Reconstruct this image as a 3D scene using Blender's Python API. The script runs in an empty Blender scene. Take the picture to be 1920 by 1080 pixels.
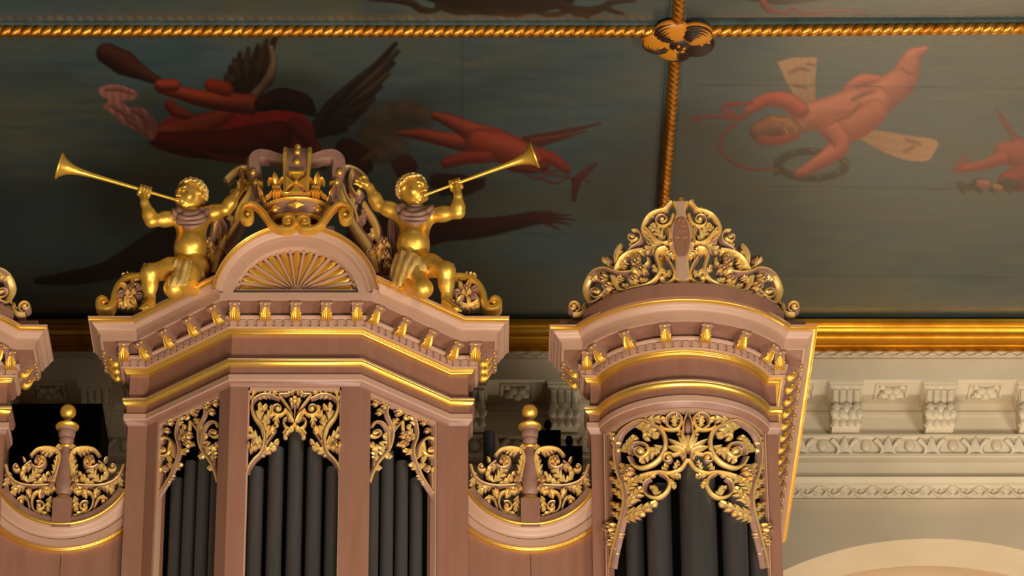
import bpy, math, random
import numpy as np
random.seed(7); np.random.seed(7)
PI = math.pi
scene = bpy.context.scene
COL = scene.collection

# ------------------------------------------------------------------ camera, light, exposure
F = 7900.0; TH = math.radians(29.5); PX0 = 885.0; PY0 = 540.0
CAM = np.array((0.0, 0.0, 1.6))
cd = bpy.data.cameras.new('camera'); cam = bpy.data.objects.new('camera', cd); COL.objects.link(cam)
cam.location = CAM; cam.rotation_euler = (PI/2 + TH, 0, 0)
cd.sensor_width = 36.0; cd.lens = 36.0*F/1920.0; cd.shift_x = (960-PX0)/1920.0
cd.clip_end = 200
cd.dof.use_dof = True; cd.dof.focus_distance = 29.4; cd.dof.aperture_fstop = 3.2
scene.camera = cam

w = bpy.data.worlds.new('world'); scene.world = w; w.use_nodes = True
wb = w.node_tree.nodes['Background']; wb.inputs[0].default_value = (1.0, 0.86, 0.70, 1); wb.inputs[1].default_value = 0.09

def area(name, loc, target, sx, sy, power, col):
    ld = bpy.data.lights.new(name, 'AREA'); ld.shape = 'RECTANGLE'; ld.size = sx; ld.size_y = sy
    ld.energy = power; ld.color = col
    o = bpy.data.objects.new(name, ld); COL.objects.link(o); o.location = loc
    d = np.array(target, float) - np.array(loc, float)
    from mathutils import Vector
    o.rotation_euler = Vector(d).to_track_quat('-Z', 'Y').to_euler()
    return o
# gallery light low in front, nave windows on both sides, an added aisle fill
area('gallery_light', (0.5, 16.0, 4.0), (0.2, 26, 15.0), 5, 2.5, 2000, (1.0, 0.87, 0.70))
area('right_nave_windows', (9.5, 13.0, 8.4), (0.4, 26, 15.5), 3.5, 2.0, 850, (1.0, 0.94, 0.84))
area('left_nave_windows', (-7.5, 12.0, 9.0), (-0.6, 26, 15.5), 3.5, 2.0, 110, (1.0, 0.92, 0.80))
area('right_aisle_fill', (10.5, 20.0, 7.0), (4.5, 29.5, 16.5), 3, 2, 420, (1.0, 0.95, 0.86))  # added fill lamp, no known window: brightens the right wall and ceiling
vs = scene.view_settings
vs.view_transform = 'Standard'; vs.look = 'None'; vs.gamma = 1.0; vs.use_curve_mapping = False
vs.exposure = -0.10

# ------------------------------------------------------------------ picture <-> place
CT, ST = math.cos(TH), math.sin(TH)
def rays(px, py):
    px = np.asarray(px, float); py = np.asarray(py, float)
    v = PY0 - py
    return np.stack([px-PX0, F*CT - v*ST, F*ST + v*CT], -1)
def at_y(px, py, Y):
    d = rays(px, py); t = (Y-CAM[1])/d[..., 1]
    return CAM + d*t[..., None]
def at_z(px, py, Z):
    d = rays(px, py); t = (Z-CAM[2])/d[..., 2]
    return CAM + d*t[..., None]
def zat(py, Y): return float(at_y(PX0, py, Y)[2])
def xat(px, py, Y): return float(at_y(px, py, Y)[0])
def proj(P):
    P = np.asarray(P, float) - CAM
    dep = P[..., 1]*CT + P[..., 2]*ST
    up = -P[..., 1]*ST + P[..., 2]*CT
    return PX0 + F*P[..., 0]/dep, PY0 - F*up/dep
S = 1/264.0                      # metres per pixel at the organ front

class PlaneY:
    def __init__(s, Y): s.Y = Y
    def map(s, q):
        q = np.asarray(q, float); P = at_y(q[:, 0], q[:, 1], s.Y); P[:, 1] -= q[:, 2]; return P
class PlaneV:                    # vertical plane through two plan points
    def __init__(s, a, b, off=0.0):
        a = np.array(a, float); b = np.array(b, float); d = b-a; d /= np.hypot(*d)
        s.n = np.array((d[1], -d[0])); s.a = a + s.n*off
    def map(s, q):
        q = np.asarray(q, float); d = rays(q[:, 0], q[:, 1])
        t = ((s.a[0]-CAM[0])*s.n[0] + (s.a[1]-CAM[1])*s.n[1])/(d[:, 0]*s.n[0] + d[:, 1]*s.n[1])
        P = CAM + d*t[:, None]; P[:, 0] += s.n[0]*q[:, 2]; P[:, 1] += s.n[1]*q[:, 2]; return P
class Cyl:                       # upright cylinder, its side towards the nave
    def __init__(s, cx, cy, R): s.c = np.array((cx, cy)); s.R = R
    def map(s, q):
        q = np.asarray(q, float); d = rays(q[:, 0], q[:, 1])
        ox = CAM[0]-s.c[0]; oy = CAM[1]-s.c[1]
        A = d[:, 0]**2 + d[:, 1]**2; B = 2*(ox*d[:, 0]+oy*d[:, 1]); C = ox*ox+oy*oy-s.R**2
        D = np.maximum(B*B-4*A*C, 0); t = (-B-np.sqrt(D))/(2*A)
        P = CAM + d*t[:, None]
        n = P[:, :2]-s.c; n /= np.linalg.norm(n, axis=1)[:, None]
        P[:, :2] += n*q[:, 2:3]; return P

# ------------------------------------------------------------------ materials
def lin(r, g, b):
    f = lambda c: (c/255/12.92) if c/255 <= .04045 else ((c/255+.055)/1.055)**2.4
    return (f(r), f(g), f(b), 1)
def mat(name, col, rough=.5, metal=0.0, col2=None, nscale=6, bump=0.0, bscale=40, rough2=None, coat=0.0, spec=.5, stretch=(1, 1, 1)):
    m = bpy.data.materials.new(name); m.use_nodes = True; nt = m.node_tree; b = nt.nodes['Principled BSDF']
    b.inputs['Base Color'].default_value = col; b.inputs['Roughness'].default_value = rough; b.inputs['Metallic'].default_value = metal
    b.inputs['Specular IOR Level'].default_value = spec; b.inputs['Coat Weight'].default_value = coat; b.inputs['Coat Roughness'].default_value = .25
    tc = nt.nodes.new('ShaderNodeTexCoord'); mp = nt.nodes.new('ShaderNodeMapping'); nt.links.new(tc.outputs['Object'], mp.inputs['Vector'])
    mp.inputs['Scale'].default_value = stretch
    if col2 is not None or rough2 is not None:
        n = nt.nodes.new('ShaderNodeTexNoise'); n.inputs['Scale'].default_value = nscale; n.inputs['Detail'].default_value = 5
        nt.links.new(mp.outputs[0], n.inputs['Vector'])
        r = nt.nodes.new('ShaderNodeMapRange'); r.inputs['From Min'].default_value = .35; r.inputs['From Max'].default_value = .68
        nt.links.new(n.outputs['Fac'], r.inputs['Value'])
        if col2 is not None:
            x = nt.nodes.new('ShaderNodeMix'); x.data_type = 'RGBA'; x.inputs['A'].default_value = col; x.inputs['B'].default_value = col2
            nt.links.new(r.outputs[0], x.inputs['Factor']); nt.links.new(x.outputs['Result'], b.inputs['Base Color'])
        if rough2 is not None:
            x = nt.nodes.new('ShaderNodeMapRange'); x.inputs['To Min'].default_value = rough; x.inputs['To Max'].default_value = rough2
            nt.links.new(r.outputs[0], x.inputs['Value']); nt.links.new(x.outputs[0], b.inputs['Roughness'])
    if bump:
        n2 = nt.nodes.new('ShaderNodeTexNoise'); n2.inputs['Scale'].default_value = bscale; n2.inputs['Detail'].default_value = 4
        nt.links.new(mp.outputs[0], n2.inputs['Vector'])
        bp = nt.nodes.new('ShaderNodeBump'); bp.inputs['Strength'].default_value = bump; bp.inputs['Distance'].default_value = .01
        nt.links.new(n2.outputs['Fac'], bp.inputs['Height']); nt.links.new(bp.outputs[0], b.inputs['Normal'])
    return m
M = {}
M['pale'] = mat('pale_pink_paint', lin(192, 152, 128), .45, col2=lin(184, 145, 121), nscale=3, bump=.05)
M['pink'] = mat('dusky_pink_paint', lin(150, 106, 86), .42, col2=lin(141, 98, 78), nscale=3, bump=.06, bscale=25, stretch=(4, 4, .6))
M['brown'] = mat('pink_brown_paint', lin(156, 116, 98), .5, col2=lin(136, 98, 82), nscale=9, bump=.1)
M['gold'] = mat('gold_leaf', lin(244, 196, 88), .34, .72, col2=lin(232, 176, 64), nscale=14, rough2=.48, bump=.22, bscale=26)
M['gilt'] = mat('carved_gilding', lin(252, 216, 134), .40, .42, col2=lin(240, 194, 100), nscale=18, rough2=.5, bump=.15, bscale=60)
M['mould'] = mat('moulding_gilding', lin(246, 200, 100), .32, .85, col2=lin(238, 184, 74), nscale=5, rough2=.42, bump=.08, bscale=18)
M['oldgold'] = mat('old_gilding', lin(222, 166, 52), .33, 1.0, col2=lin(190, 134, 36), nscale=4, rough2=.46, bump=.14, bscale=10)
M['ropegold'] = mat('rope_gilding', lin(226, 160, 66), .40, 1.0, col2=lin(180, 110, 34), nscale=6, rough2=.55, bump=.2, bscale=20)
M['pipe'] = mat('dark_pipe_metal', lin(88, 84, 82), .42, .45, col2=lin(72, 70, 68), nscale=3, bump=.05, bscale=8, stretch=(3, 3, .3))
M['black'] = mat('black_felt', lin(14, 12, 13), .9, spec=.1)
M['cream'] = mat('cream_plaster', lin(222, 207, 178), .75, col2=lin(212, 196, 166), nscale=2, bump=.05, bscale=12)
M['plaster'] = mat('stone_plaster', lin(206, 189, 160), .8, col2=lin(197, 179, 150), nscale=2, bump=.06, bscale=10)
M['warm'] = mat('warm_plaster', lin(238, 214, 178), .8, col2=lin(232, 204, 164), nscale=1)
M['dust'] = mat('dusty_board', lin(70, 56, 48), .9, col2=lin(58, 46, 40), nscale=4)
M['bluegreen'] = mat('bluegreen_board', lin(74, 92, 88), .5, col2=lin(60, 76, 74), nscale=8)
M['bossdark'] = mat('boss_dark_paint', lin(46, 24, 14), .5)
M['ochre'] = mat('boss_ochre_paint', lin(196, 124, 22), .45)

# ------------------------------------------------------------------ mesh helpers
class MB:
    def __init__(s): s.v = []; s.f = []; s.m = []
    def add(s, vs, fs, mi=0):
        n = len(s.v); s.v.extend([tuple(map(float, p)) for p in vs])
        for i, f in enumerate(fs):
            s.f.append([n+k for k in f]); s.m.append(mi if isinstance(mi, int) else mi[i])
        return s
    def box(s, x0, y0, z0, x1, y1, z1, mi=0):
        vs = [(x0,y0,z0),(x1,y0,z0),(x1,y1,z0),(x0,y1,z0),(x0,y0,z1),(x1,y0,z1),(x1,y1,z1),(x0,y1,z1)]
        return s.add(vs, [(0,3,2,1),(4,5,6,7),(0,1,5,4),(1,2,6,5),(2,3,7,6),(3,0,4,7)], mi)
    def prism(s, plan, z0, z1, mi=0):           # upright prism over a plan polygon
        n = len(plan); vs = [(x, y, z0) for x, y in plan] + [(x, y, z1) for x, y in plan]
        fs = [tuple(range(n))[::-1], tuple(range(n, 2*n))] + [(i, (i+1) % n, n+(i+1) % n, n+i) for i in range(n)]
        return s.add(vs, fs, mi)
    def grid(s, P, mi=0, close_u=False, close_v=False):   # P[u][v] -> quads
        P = np.asarray(P, float); U, V = P.shape[:2]; fs = []
        for i in range(U if close_u else U-1):
            for j in range(V if close_v else V-1):
                fs.append((i*V+j, ((i+1) % U)*V+j, ((i+1) % U)*V+(j+1) % V, i*V+(j+1) % V))
        return s.add(P.reshape(-1, 3), fs, mi)
    def lathe(s, prof, base, axis=(0, 0, 1), seg=24, mi=0):  # prof: (radius, height along axis)
        a = np.array(axis, float); a /= np.linalg.norm(a)
        h = np.array((1, 0, 0)) if abs(a[0]) < .8 else np.array((0, 1, 0))
        u = np.cross(a, h); u /= np.linalg.norm(u); w_ = np.cross(a, u); base = np.array(base, float)
        P = []
        for r, z in prof:
            P.append([base + a*z + (u*math.cos(t)+w_*math.sin(t))*max(r, 1e-5) for t in np.linspace(0, 2*PI, seg, endpoint=False)])
        n0 = len(s.f)
        s.grid(P, mi if isinstance(mi, int) else 0, close_v=True)
        if not isinstance(mi, int):
            for k in range(len(prof)-1):
                for j in range(seg): s.m[n0+k*seg+j] = mi[k]
        return s
    def tube(s, pts, rad, seg=10, mi=0):
        pts = np.asarray(pts, float); n = len(pts); rad = np.broadcast_to(rad, (n,))
        T = np.gradient(pts, axis=0); T /= np.linalg.norm(T, axis=1)[:, None]+1e-12
        up = np.array((0, 0, 1.0)) if abs(T[0][2]) < .9 else np.array((0, 1.0, 0))
        P = []
        u = np.cross(T[0], up); u /= np.linalg.norm(u)
        for i in range(n):
            u = u - T[i]*np.dot(u, T[i]); u /= np.linalg.norm(u)+1e-12; v = np.cross(T[i], u)
            P.append([pts[i]+(u*math.cos(t)+v*math.sin(t))*rad[i] for t in np.linspace(0, 2*PI, seg, endpoint=False)])
        k = len(s.v); s.grid(P, mi, close_v=True)
        s.f.append([k+j for j in range(seg)]); s.m.append(mi); s.f.append([k+(n-1)*seg+j for j in range(seg)][::-1]); s.m.append(mi)
        return s
    def ball(s, c, r, mi=0, seg=14, rings=8, sc=(1, 1, 1)):
        P = [[(c[0]+r*sc[0]*math.sin(a)*math.cos(t), c[1]+r*sc[1]*math.sin(a)*math.sin(t), c[2]+r*sc[2]*math.cos(a)) for t in np.linspace(0, 2*PI, seg, endpoint=False)]
             for a in np.linspace(1e-3, PI-1e-3, rings+1)]
        return s.grid(P, mi, close_v=True)
    def build(s, name, mats, parent=None, smooth=40):
        me = bpy.data.meshes.new(name); me.from_pydata(s.v, [], s.f); me.validate()
        if not isinstance(mats, (list, tuple)): mats = [mats]
        for m in mats: me.materials.append(m if not isinstance(m, str) else M[m])
        if len(me.polygons) == len(s.m): me.polygons.foreach_set('material_index', s.m)
        import bmesh
        bm = bmesh.new(); bm.from_mesh(me); bmesh.ops.recalc_face_normals(bm, faces=bm.faces); bm.to_mesh(me); bm.free()
        if smooth:
            me.polygons.foreach_set('use_smooth', [True]*len(me.polygons)); me.set_sharp_from_angle(angle=math.radians(smooth))
        o = bpy.data.objects.new(name, me); COL.objects.link(o)
        if parent is not None:
            o.parent = parent; o.matrix_parent_inverse = parent_inv(parent)
        return o
def parent_inv(p):
    from mathutils import Matrix
    return Matrix.Translation(p.location).inverted()
def thing(name, label, cat, loc=(0, 0, 0), group=None):
    o = bpy.data.objects.new(name, None); COL.objects.link(o); o.empty_display_size = .1
    o.location = loc; o['label'] = label; o['category'] = cat
    if group: o['group'] = group
    return o
def tag(o, label, cat, group=None):
    o['label'] = label; o['category'] = cat
    if group: o['group'] = group
    return o
def struct(o): o['kind'] = 'structure'; return o

def offset_path(path, closed=False):
    p = np.asarray(path, float); n = len(p); M_ = np.zeros((n, 2))
    seg = p[1:]-p[:-1]; L = np.linalg.norm(seg, axis=1); nn = np.stack([seg[:, 1], -seg[:, 0]], 1)/L[:, None]
    for i in range(n):
        if i == 0: M_[i] = nn[0]
        elif i == n-1: M_[i] = nn[-1]
        else: M_[i] = (nn[i-1]+nn[i])/(1+np.dot(nn[i-1], nn[i]))
    return M_
class OP:
    """a run of a plan line that can be set off outward by any amount"""
    def __init__(s, base, i0=None, i1=None): s.base = base; s.sl = slice(i0, i1)
    def off(s, o):
        if hasattr(s.base, 'off'): return s.base.off(o)[s.sl]
        p = np.asarray(s.base, float); return (p+offset_path(p)*o)[s.sl]
def sweep(mb, path, prof, mi, to3=None):
    """closed profile (offset, height) along an open plan path; mi: one material index per profile edge"""
    if not isinstance(path, OP): path = OP(path)
    if to3 is None: to3 = lambda a, b, h: (a, b, h)
    R = [path.off(o) for o, h in prof]; n = len(R[0]); k = len(prof)
    vs = [to3(R[j][i][0], R[j][i][1], prof[j][1]) for i in range(n) for j in range(k)]
    fs = []; ms = []
    for i in range(n-1):
        for j in range(k):
            fs.append((i*k+j, (i+1)*k+j, (i+1)*k+(j+1) % k, i*k+(j+1) % k)); ms.append(mi if isinstance(mi, int) else mi[j])
    fs.append(tuple(range(k))); ms.append(0); fs.append(tuple(range((n-1)*k, n*k))[::-1]); ms.append(0)
    mb.add(vs, fs, ms); return mb
def curve(kind, a, b, n=6):
    """profile points from a to b: 'cyma' S curve, 'bead' bulge, 'cove' hollow"""
    out = []
    for i in range(n+1):
        t = i/n
        if kind == 'cyma': s = t - math.sin(2*PI*t)/(2*PI)*.95; out.append((a[0]+(b[0]-a[0])*s, a[1]+(b[1]-a[1])*t))
        elif kind == 'ovolo': out.append((a[0]+(b[0]-a[0])*math.sin(t*PI/2), a[1]+(b[1]-a[1])*(1-math.cos(t*PI/2))))
        elif kind == 'cove': out.append((a[0]+(b[0]-a[0])*(1-math.cos(t*PI/2)), a[1]+(b[1]-a[1])*math.sin(t*PI/2)))
    return out
# ------------------------------------------------------------------ carving: relief drawn over a surface of the case
def cr(pts, n=6, closed=False):
    p = np.asarray(pts, float)
    if len(p) < 3:
        return np.array([p[0]+(p[-1]-p[0])*t for t in np.linspace(0, 1, n+1)])
    q = np.vstack([2*p[0]-p[1], p, 2*p[-1]-p[-2]]); out = []
    for i in range(1, len(q)-2):
        for t in np.linspace(0, 1, n, endpoint=False):
            a, b, c, d = q[i-1], q[i], q[i+1], q[i+2]
            out.append(.5*(2*b+(c-a)*t+(2*a-5*b+4*c-d)*t*t+(3*b-a-3*c+d)*t**3))
    out.append(p[-1]); return np.array(out)
class Carve:
    """2-D drawing in reference coordinates with relief height h (metres); mi 0 = gilt, 1 = pink-brown"""
    def __init__(s, surf, mirror=None, k=1.0): s.q = []; s.f = []; s.m = []; s.surf = surf; s.mir = mirror; s.k = k; s.t = .03; s.hs = 1.0
    def _add(s, q, f, m):
        q = np.asarray(q, float)
        n = sum(len(a) for a in s.q); s.q.append(q); s.f += [[n+i for i in x] for x in f]; s.m += m
        if s.mir is not None:
            q2 = q.copy(); q2[:, 0] = 2*s.mir(q[:, 1])-q[:, 0] if callable(s.mir) else 2*s.mir-q[:, 0]
            n = sum(len(a) for a in s.q); s.q.append(q2); s.f += [[n+i for i in x] for x in f]; s.m += m
    def _loft(s, P, N, W, prof, h0, mats):
        K = len(prof); q = []; 
        for i in range(len(P)):
            for (a, hh) in prof:
                q.append((P[i][0]+N[i][0]*W[i]*a, P[i][1]+N[i][1]*W[i]*a, h0[i][0]+hh*h0[i][1] if hh >= 0 else -s.t))
        f = []; m = []
        for i in range(len(P)-1):
            for j in range(K):
                f.append((i*K+j, (i+1)*K+j, (i+1)*K+(j+1) % K, i*K+(j+1) % K)); m.append(mats[j])
        f.append(tuple(range(K))); m.append(mats[0]); f.append(tuple(range((len(P)-1)*K, len(P)*K))); m.append(mats[0])
        s._add(q, f, m)
    def stem(s, pts, w0, w1=None, h=.035, gold=True, lift=0.0, raw=False, pink=True):
        P = np.asarray(pts, float) if raw else cr(pts, 6); w1 = w0 if w1 is None else w1; n = len(P)
        T = np.gradient(P, axis=0); T /= np.linalg.norm(T, axis=1)[:, None]+1e-9; N = np.stack([-T[:, 1], T[:, 0]], 1)
        W = np.linspace(w0, w1, n)*s.k
        prof = [(-1, -1), (-1, 0.2), (-.62, .8), (-.15, 1), (.25, .95), (.68, .72), (1, .2), (1, -1)]
        g = 0 if gold else 1; b_ = 1 if pink else g
        mats = [b_, g, g, g, b_, b_, b_, b_]
        s._loft(P, N, W, prof, [(lift, h)]*n, mats); return s
    def spiral(s, cx, cy, r, a0, turns=1.25, w=3.2, h=.035, ccw=1, ball=True, lead=None, gold=True):
        n = int(16*turns)+2; P = []
        for i in range(n):
            t = i/(n-1); a = a0+ccw*turns*2*PI*t; rr = r*(1-.78*t)
            P.append((cx+rr*math.cos(a), cy+rr*math.sin(a)*.92))
        if lead: P = list(cr(list(lead)+[P[0], P[1]], 5)[:-1]) + P[1:]
        s.stem(P, w, w*.6, h, raw=True, gold=gold)
        if ball: s.ball(cx, cy, r*.34, h*1.25)
        return s
    def ball(s, cx, cy, r, h=.04, mi=0, seg=10):
        q = []; f = []; r = r*s.k
        for i, (rr, hh) in enumerate(((1, -1), (1, .05), (.9, .5), (.65, .82), (.3, .97), (.02, 1))):
            for j in range(seg):
                a = 2*PI*j/seg; q.append((cx+r*rr*math.cos(a), cy+r*rr*math.sin(a), h*hh if hh > 0 else -s.t*.5))
        for i in range(5):
            for j in range(seg): f.append((i*seg+j, i*seg+(j+1) % seg, (i+1)*seg+(j+1) % seg, (i+1)*seg+j))
        s._add(q, f, [mi]*len(f)); return s
    def petal(s, p, ang, L, W, h=.03, curl=0.0, lift=0.0, mi=0, two=True):
        n = 7; P = []; a = ang; x, y = p; st = L/(n-1); Ts = []
        for i in range(n):
            P.append((x, y)); Ts.append((math.cos(a), math.sin(a))); x += st*math.cos(a); y += st*math.sin(a); a += curl/(n-1)
        T = np.array(Ts); N = np.stack([-T[:, 1], T[:, 0]], 1)
        u = np.linspace(0, 1, n); Wd = W*np.maximum(np.sin(PI*np.minimum(u**.75, .985)), .12)*s.k
        prof = [(-1, -1), (-1, .1), (-.5, .9), (0, .8), (.5, 1), (1, .1), (1, -1)]
        hh = [(lift+h*.35*math.sin(u_*PI*.8), h*(.55+.45*math.sin(PI*u_))) for u_ in u]
        sd = random.random() < .5; e = 1 if (mi == 0 and two) else mi
        mm = [1, e if sd else mi, mi, mi, mi if sd else e, 1, 1] if mi != 2 else [1, 0, 1, 1, 0, 1, 1]
        s._loft(np.array(P), N, Wd, prof, hh, mm); return s
    def leaf(s, p0, p1, wid=10, lobes=3, bend=0.0, h=.032, both=True, mi=0, spread=.75):
        """acanthus blade: lobed edges that point to the tip, raised lobes beside a sunk midrib"""
        p0 = np.array(p0, float); p1 = np.array(p1, float); d = p1-p0; L = np.hypot(*d); d /= L; nrm = np.array((-d[1], d[0]))
        mid = (p0+p1)/2+nrm*bend*L; lobes = max(2, min(lobes, 4)); n = 9*lobes+3
        q = []; mats = []; ts = np.linspace(0, 1, n); fl = random.random()*.3
        for i, t in enumerate(ts):
            c = (1-t)**2*p0+2*t*(1-t)*mid+t*t*p1; tg = 2*(1-t)*(mid-p0)+2*t*(p1-mid); tg /= np.hypot(*tg); nn = np.array((-tg[1], tg[0]))
            env = wid*.86*(math.sin(PI*min(t**.72*.97+.02, .99)))**.7+.5
            row = []; low = []
            for sd in (-1, 1):
                ph = (t*lobes*1.0+(0 if sd < 0 else fl)) % 1.0; sw = (ph/.72)**.8 if ph < .72 else max(0, 1-(ph-.72)/.28)
                if t > .80: sw = 1
                w_ = env*(.34+.66*sw); row.append((w_, sw)); low.append(sw < .4)
            (wl, sl_), (wr, sr_) = row; arch = h*.8*(.55+.45*math.sin(PI*t))+h*.25*t
            e = lambda u, w_, hh: (c[0]+nn[0]*w_*u*s.k+tg[0]*w_*.85*abs(u), c[1]+nn[1]*w_*u*s.k+tg[1]*w_*.85*abs(u), hh)
            q += [e(-1, wl, -s.t), e(-1, wl, arch*.25), e(-.58, wl, arch*(.62+.42*sl_)), e(0, 1, arch*.68), e(.58, wr, arch*(.62+.42*sr_)), e(1, wr, arch*.25), e(1, wr, -s.t)]
            mats.append([1, 1 if low[0] else mi, mi, mi, 1 if low[1] else mi, 1, 1])
        f = []; m = []
        for i in range(n-1):
            for j in range(7): f.append((i*7+j, (i+1)*7+j, (i+1)*7+(j+1) % 7, i*7+(j+1) % 7)); m.append(mats[i][j])
        f.append(tuple(range(7))); m.append(1); f.append(tuple(range((n-1)*7, n*7))); m.append(mi)
        s._add(q, f, m); return s
    def flower(s, cx, cy, r, n=5, h=.04, a0=.3, mi=0):
        for i in range(n):
            a = a0+2*PI*i/n; s.petal((cx+r*.15*math.cos(a), cy+r*.15*math.sin(a)), a, r*.95, r*.42, h, mi=2 if mi == 0 else mi)
        s.ball(cx, cy, r*.32, h*1.35); return s
    def tulip(s, x, y, ang, L, h=.035):
        for d in (-.5, 0, .5): s.petal((x, y), ang+d, L*(1 if d == 0 else .92), L*.24, h*(1.2 if d == 0 else 1), curl=-d*.7)
        s.ball(x, y, L*.2, h); return s
    def poly(s, pts, h=.02, mi=1, bevel=1.5, back=None):
        P = np.asarray(pts, float); c = P.mean(0); n = len(P); back = -s.t if back is None else back
        nx = np.roll(P, -1, 0)-np.roll(P, 1, 0); nx = np.stack([-nx[:, 1], nx[:, 0]], 1); nx /= np.linalg.norm(nx, axis=1)[:, None]+1e-9
        if np.sum(nx*(P-c)) < 0: nx = -nx
        q = [(x, y, back) for x, y in P]+[(x, y, h*.6) for x, y in P]+[(x, y, h) for x, y in P-nx*bevel]
        f = [tuple(range(n)), tuple(range(2*n, 3*n))]
        for k in (0, n):
            f += [(k+i, k+(i+1) % n, k+n+(i+1) % n, k+n+i) for i in range(n)]
        s._add(q, f, [mi]*len(f)); return s
    def build(s, name, parent=None, mats=('gilt', 'brown'), smooth=50):
        q = np.vstack(s.q); q[:, 2] *= s.hs; P = s.surf.map(q); mb = MB(); mb.v = [tuple(p) for p in P]; mb.f = s.f; mb.m = s.m
        return mb.build(name, list(mats), parent, smooth)

# ------------------------------------------------------------------ plan and heights of the organ case
Y0 = 26.0                                  # face of the outer posts
YF = 25.42                                 # face of the central tower's front
ax = xat(243, 725, Y0); bx = xat(280, 712, Y0); cx_ = xat(431.5, 645, YF); dx_ = xat(672, 645, YF); ex = xat(842, 712, Y0); fx = xat(878, 725, Y0)
TC = (ax+fx)/2; hw = (fx-ax)/2; hb = (ex-bx)/2; hc = (dx_-cx_)/2
SIDE = .55
def ctr_plan(side=SIDE):
    return [(TC-hw, Y0+side), (TC-hw, Y0), (TC-hb, Y0), (TC-hc, YF), (TC+hc, YF), (TC+hb, Y0), (TC+hw, Y0), (TC+hw, Y0+side)]
RC = xat(1281, 740, Y0); rw = (xat(1455, 740, Y0)-xat(1107, 740, Y0))/2; ra = .575; SAG = .405
RR = (ra*ra+SAG*SAG)/(2*SAG); RCY = Y0-SAG+RR
class BowPlan(list):
    def __init__(s, c, left, right, n=28): s.c, s.l, s.r, s.n = c, left, right, n; list.__init__(s, [tuple(p) for p in s.off(0)])
    def off(s, o):
        a = math.acos((RCY-Y0+o)/(RR+o)); c = s.c
        arc = [(c+(RR+o)*math.sin(t), RCY-(RR+o)*math.cos(t)) for t in np.linspace(-a, a, s.n)]
        return np.array([(c-rw-o, Y0+s.l), (c-rw-o, Y0-o)]+arc+[(c+rw+o, Y0-o), (c+rw+o, Y0+s.r)])
def bow_plan(c, left, right, n=28): return BowPlan(c, left, right, n)
LC = 2*TC-RC
DROP = 16.0                                # the side towers stand a little lower
def zz(o, py, drop=0): return zat(py+drop, Y0-o)
# ------------------------------------------------------------------ the room
YW = 30.5                                            # plain face of the end wall
def wz(o, py): return zat(py, YW-o)
ZC = wz(.85, 597)                                    # ceiling height
mb = MB(); mb.box(-16, -8, -.3, 16, YW+3, 0); struct(mb.build('floor', 'plaster', smooth=0))
mb = MB(); mb.box(-9, 16, ZC+.03, 9, YW+.6, ZC+.3); struct(mb.build('ceiling', 'dust', smooth=0))
# end wall with an arched recess on the right
acx = xat(1745, 1010, YW); az = wz(0, 1010); AR = 2.66; AH = 2.2
zs = az-AR+math.sqrt(AR*AR-AH*AH)
zcb = wz(.05, 938)
arcp = [(acx+AR*math.sin(a), az-AR+AR*math.cos(a)) for a in np.linspace(-math.asin(AH/AR), math.asin(AH/AR), 40)]
mb = MB()
mb.box(-9, YW, 0, acx-AH, YW+.5, zcb+.3)
mb.box(acx+AH, YW, 0, 9, YW+.5, zcb+.3)
P = [[(x, YW, zcb+.3), (x, YW, z), (x, YW+.5, z), (x, YW+.5, zcb+.3)] for x, z in arcp]
mb.grid(P)
mb.box(-9, YW, zcb+.25, 9, YW+.5, ZC+.3)
struct(mb.build('wall_back', 'plaster', smooth=20))
mb = MB(); mb.box(acx-AH-.6, YW+1.4, 0, acx+AH+.6, YW+1.6, az+1.2)
mb.box(acx-AH-.6, YW+.5, az+.9, acx+AH+.6, YW+1.4, az+1.2); mb.box(acx-AH-.8, YW+.5, 0, acx-AH-.6, YW+1.6, az+1.2); mb.box(acx+AH+.6, YW+.5, 0, acx+AH+.8, YW+1.6, az+1.2)
struct(mb.build('wall_recess', 'warm', smooth=0))
area('arch_recess_fill', (acx, YW+.70, 10.8), (acx, YW+1.4, 14.0), 3.5, .5, 130, (1.0, .90, .74))  # unseen lamp added low in the recess to brighten its back wall
# cornice of the end wall (structure, one run; its brackets and rosettes are parts)
def wprof(l): return [(o, wz(o, py)) for o, py in l]
X0w, X1w = -8.9, 8.9
def wsweep(prof, name, m, mi=0, parent=None, smooth=35):
    mb = MB(); sweep(mb, [(X0w, YW), (X1w, YW)], prof, mi); o = mb.build(name, m, parent, smooth); return o
zso = wz(.62, 712)                                   # soffit height
egg_top, egg_bot = wz(.30, 815), wz(.24, 850)
cornice = wsweep([(-.1, ZC+.02), (.60, ZC+.02), (.60, wz(.60, 671)), (.62, wz(.62, 673)), (.62, zso), (.20, zso), (.20, wz(.2, 770)), (.225, wz(.225, 772)),
    (.225, wz(.225, 778)), (.21, wz(.21, 781)), (.21, egg_top), (.31, egg_top), (.31, egg_top-.02), (.24, egg_top-.025), (.20, egg_bot+.01), (.24, egg_bot), (.24, egg_bot-.025), (.19, egg_bot-.035),
    (.16, wz(.16, 866)), (.12, wz(.12, 868)), (.12, wz(.12, 892)), (.20, wz(.20, 894)), (.17, wz(.17, 905)), (.10, wz(.10, 909)), (.05, wz(.05, 934)), (.08, wz(.08, 936)), (.08, wz(.08, 939)), (-.1, wz(-.1, 938))],
    'trim_1', 'cream')
struct(cornice)
# gilded moulding under the ceiling
g = wprof([(.90, 598), (.90, 606)])+curve('ovolo', (.86, wz(.86, 608)), (.80, wz(.80, 628)), 8)+[(.76, wz(.76, 629))]+curve('cyma', (.76, wz(.76, 631)), (.66, wz(.66, 648)), 8)+wprof([(.67, 650), (.63, 656)])+[(.3, wz(.63, 656)), (.3, ZC)]
struct(wsweep(g, 'trim_2', 'oldgold'))
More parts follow.
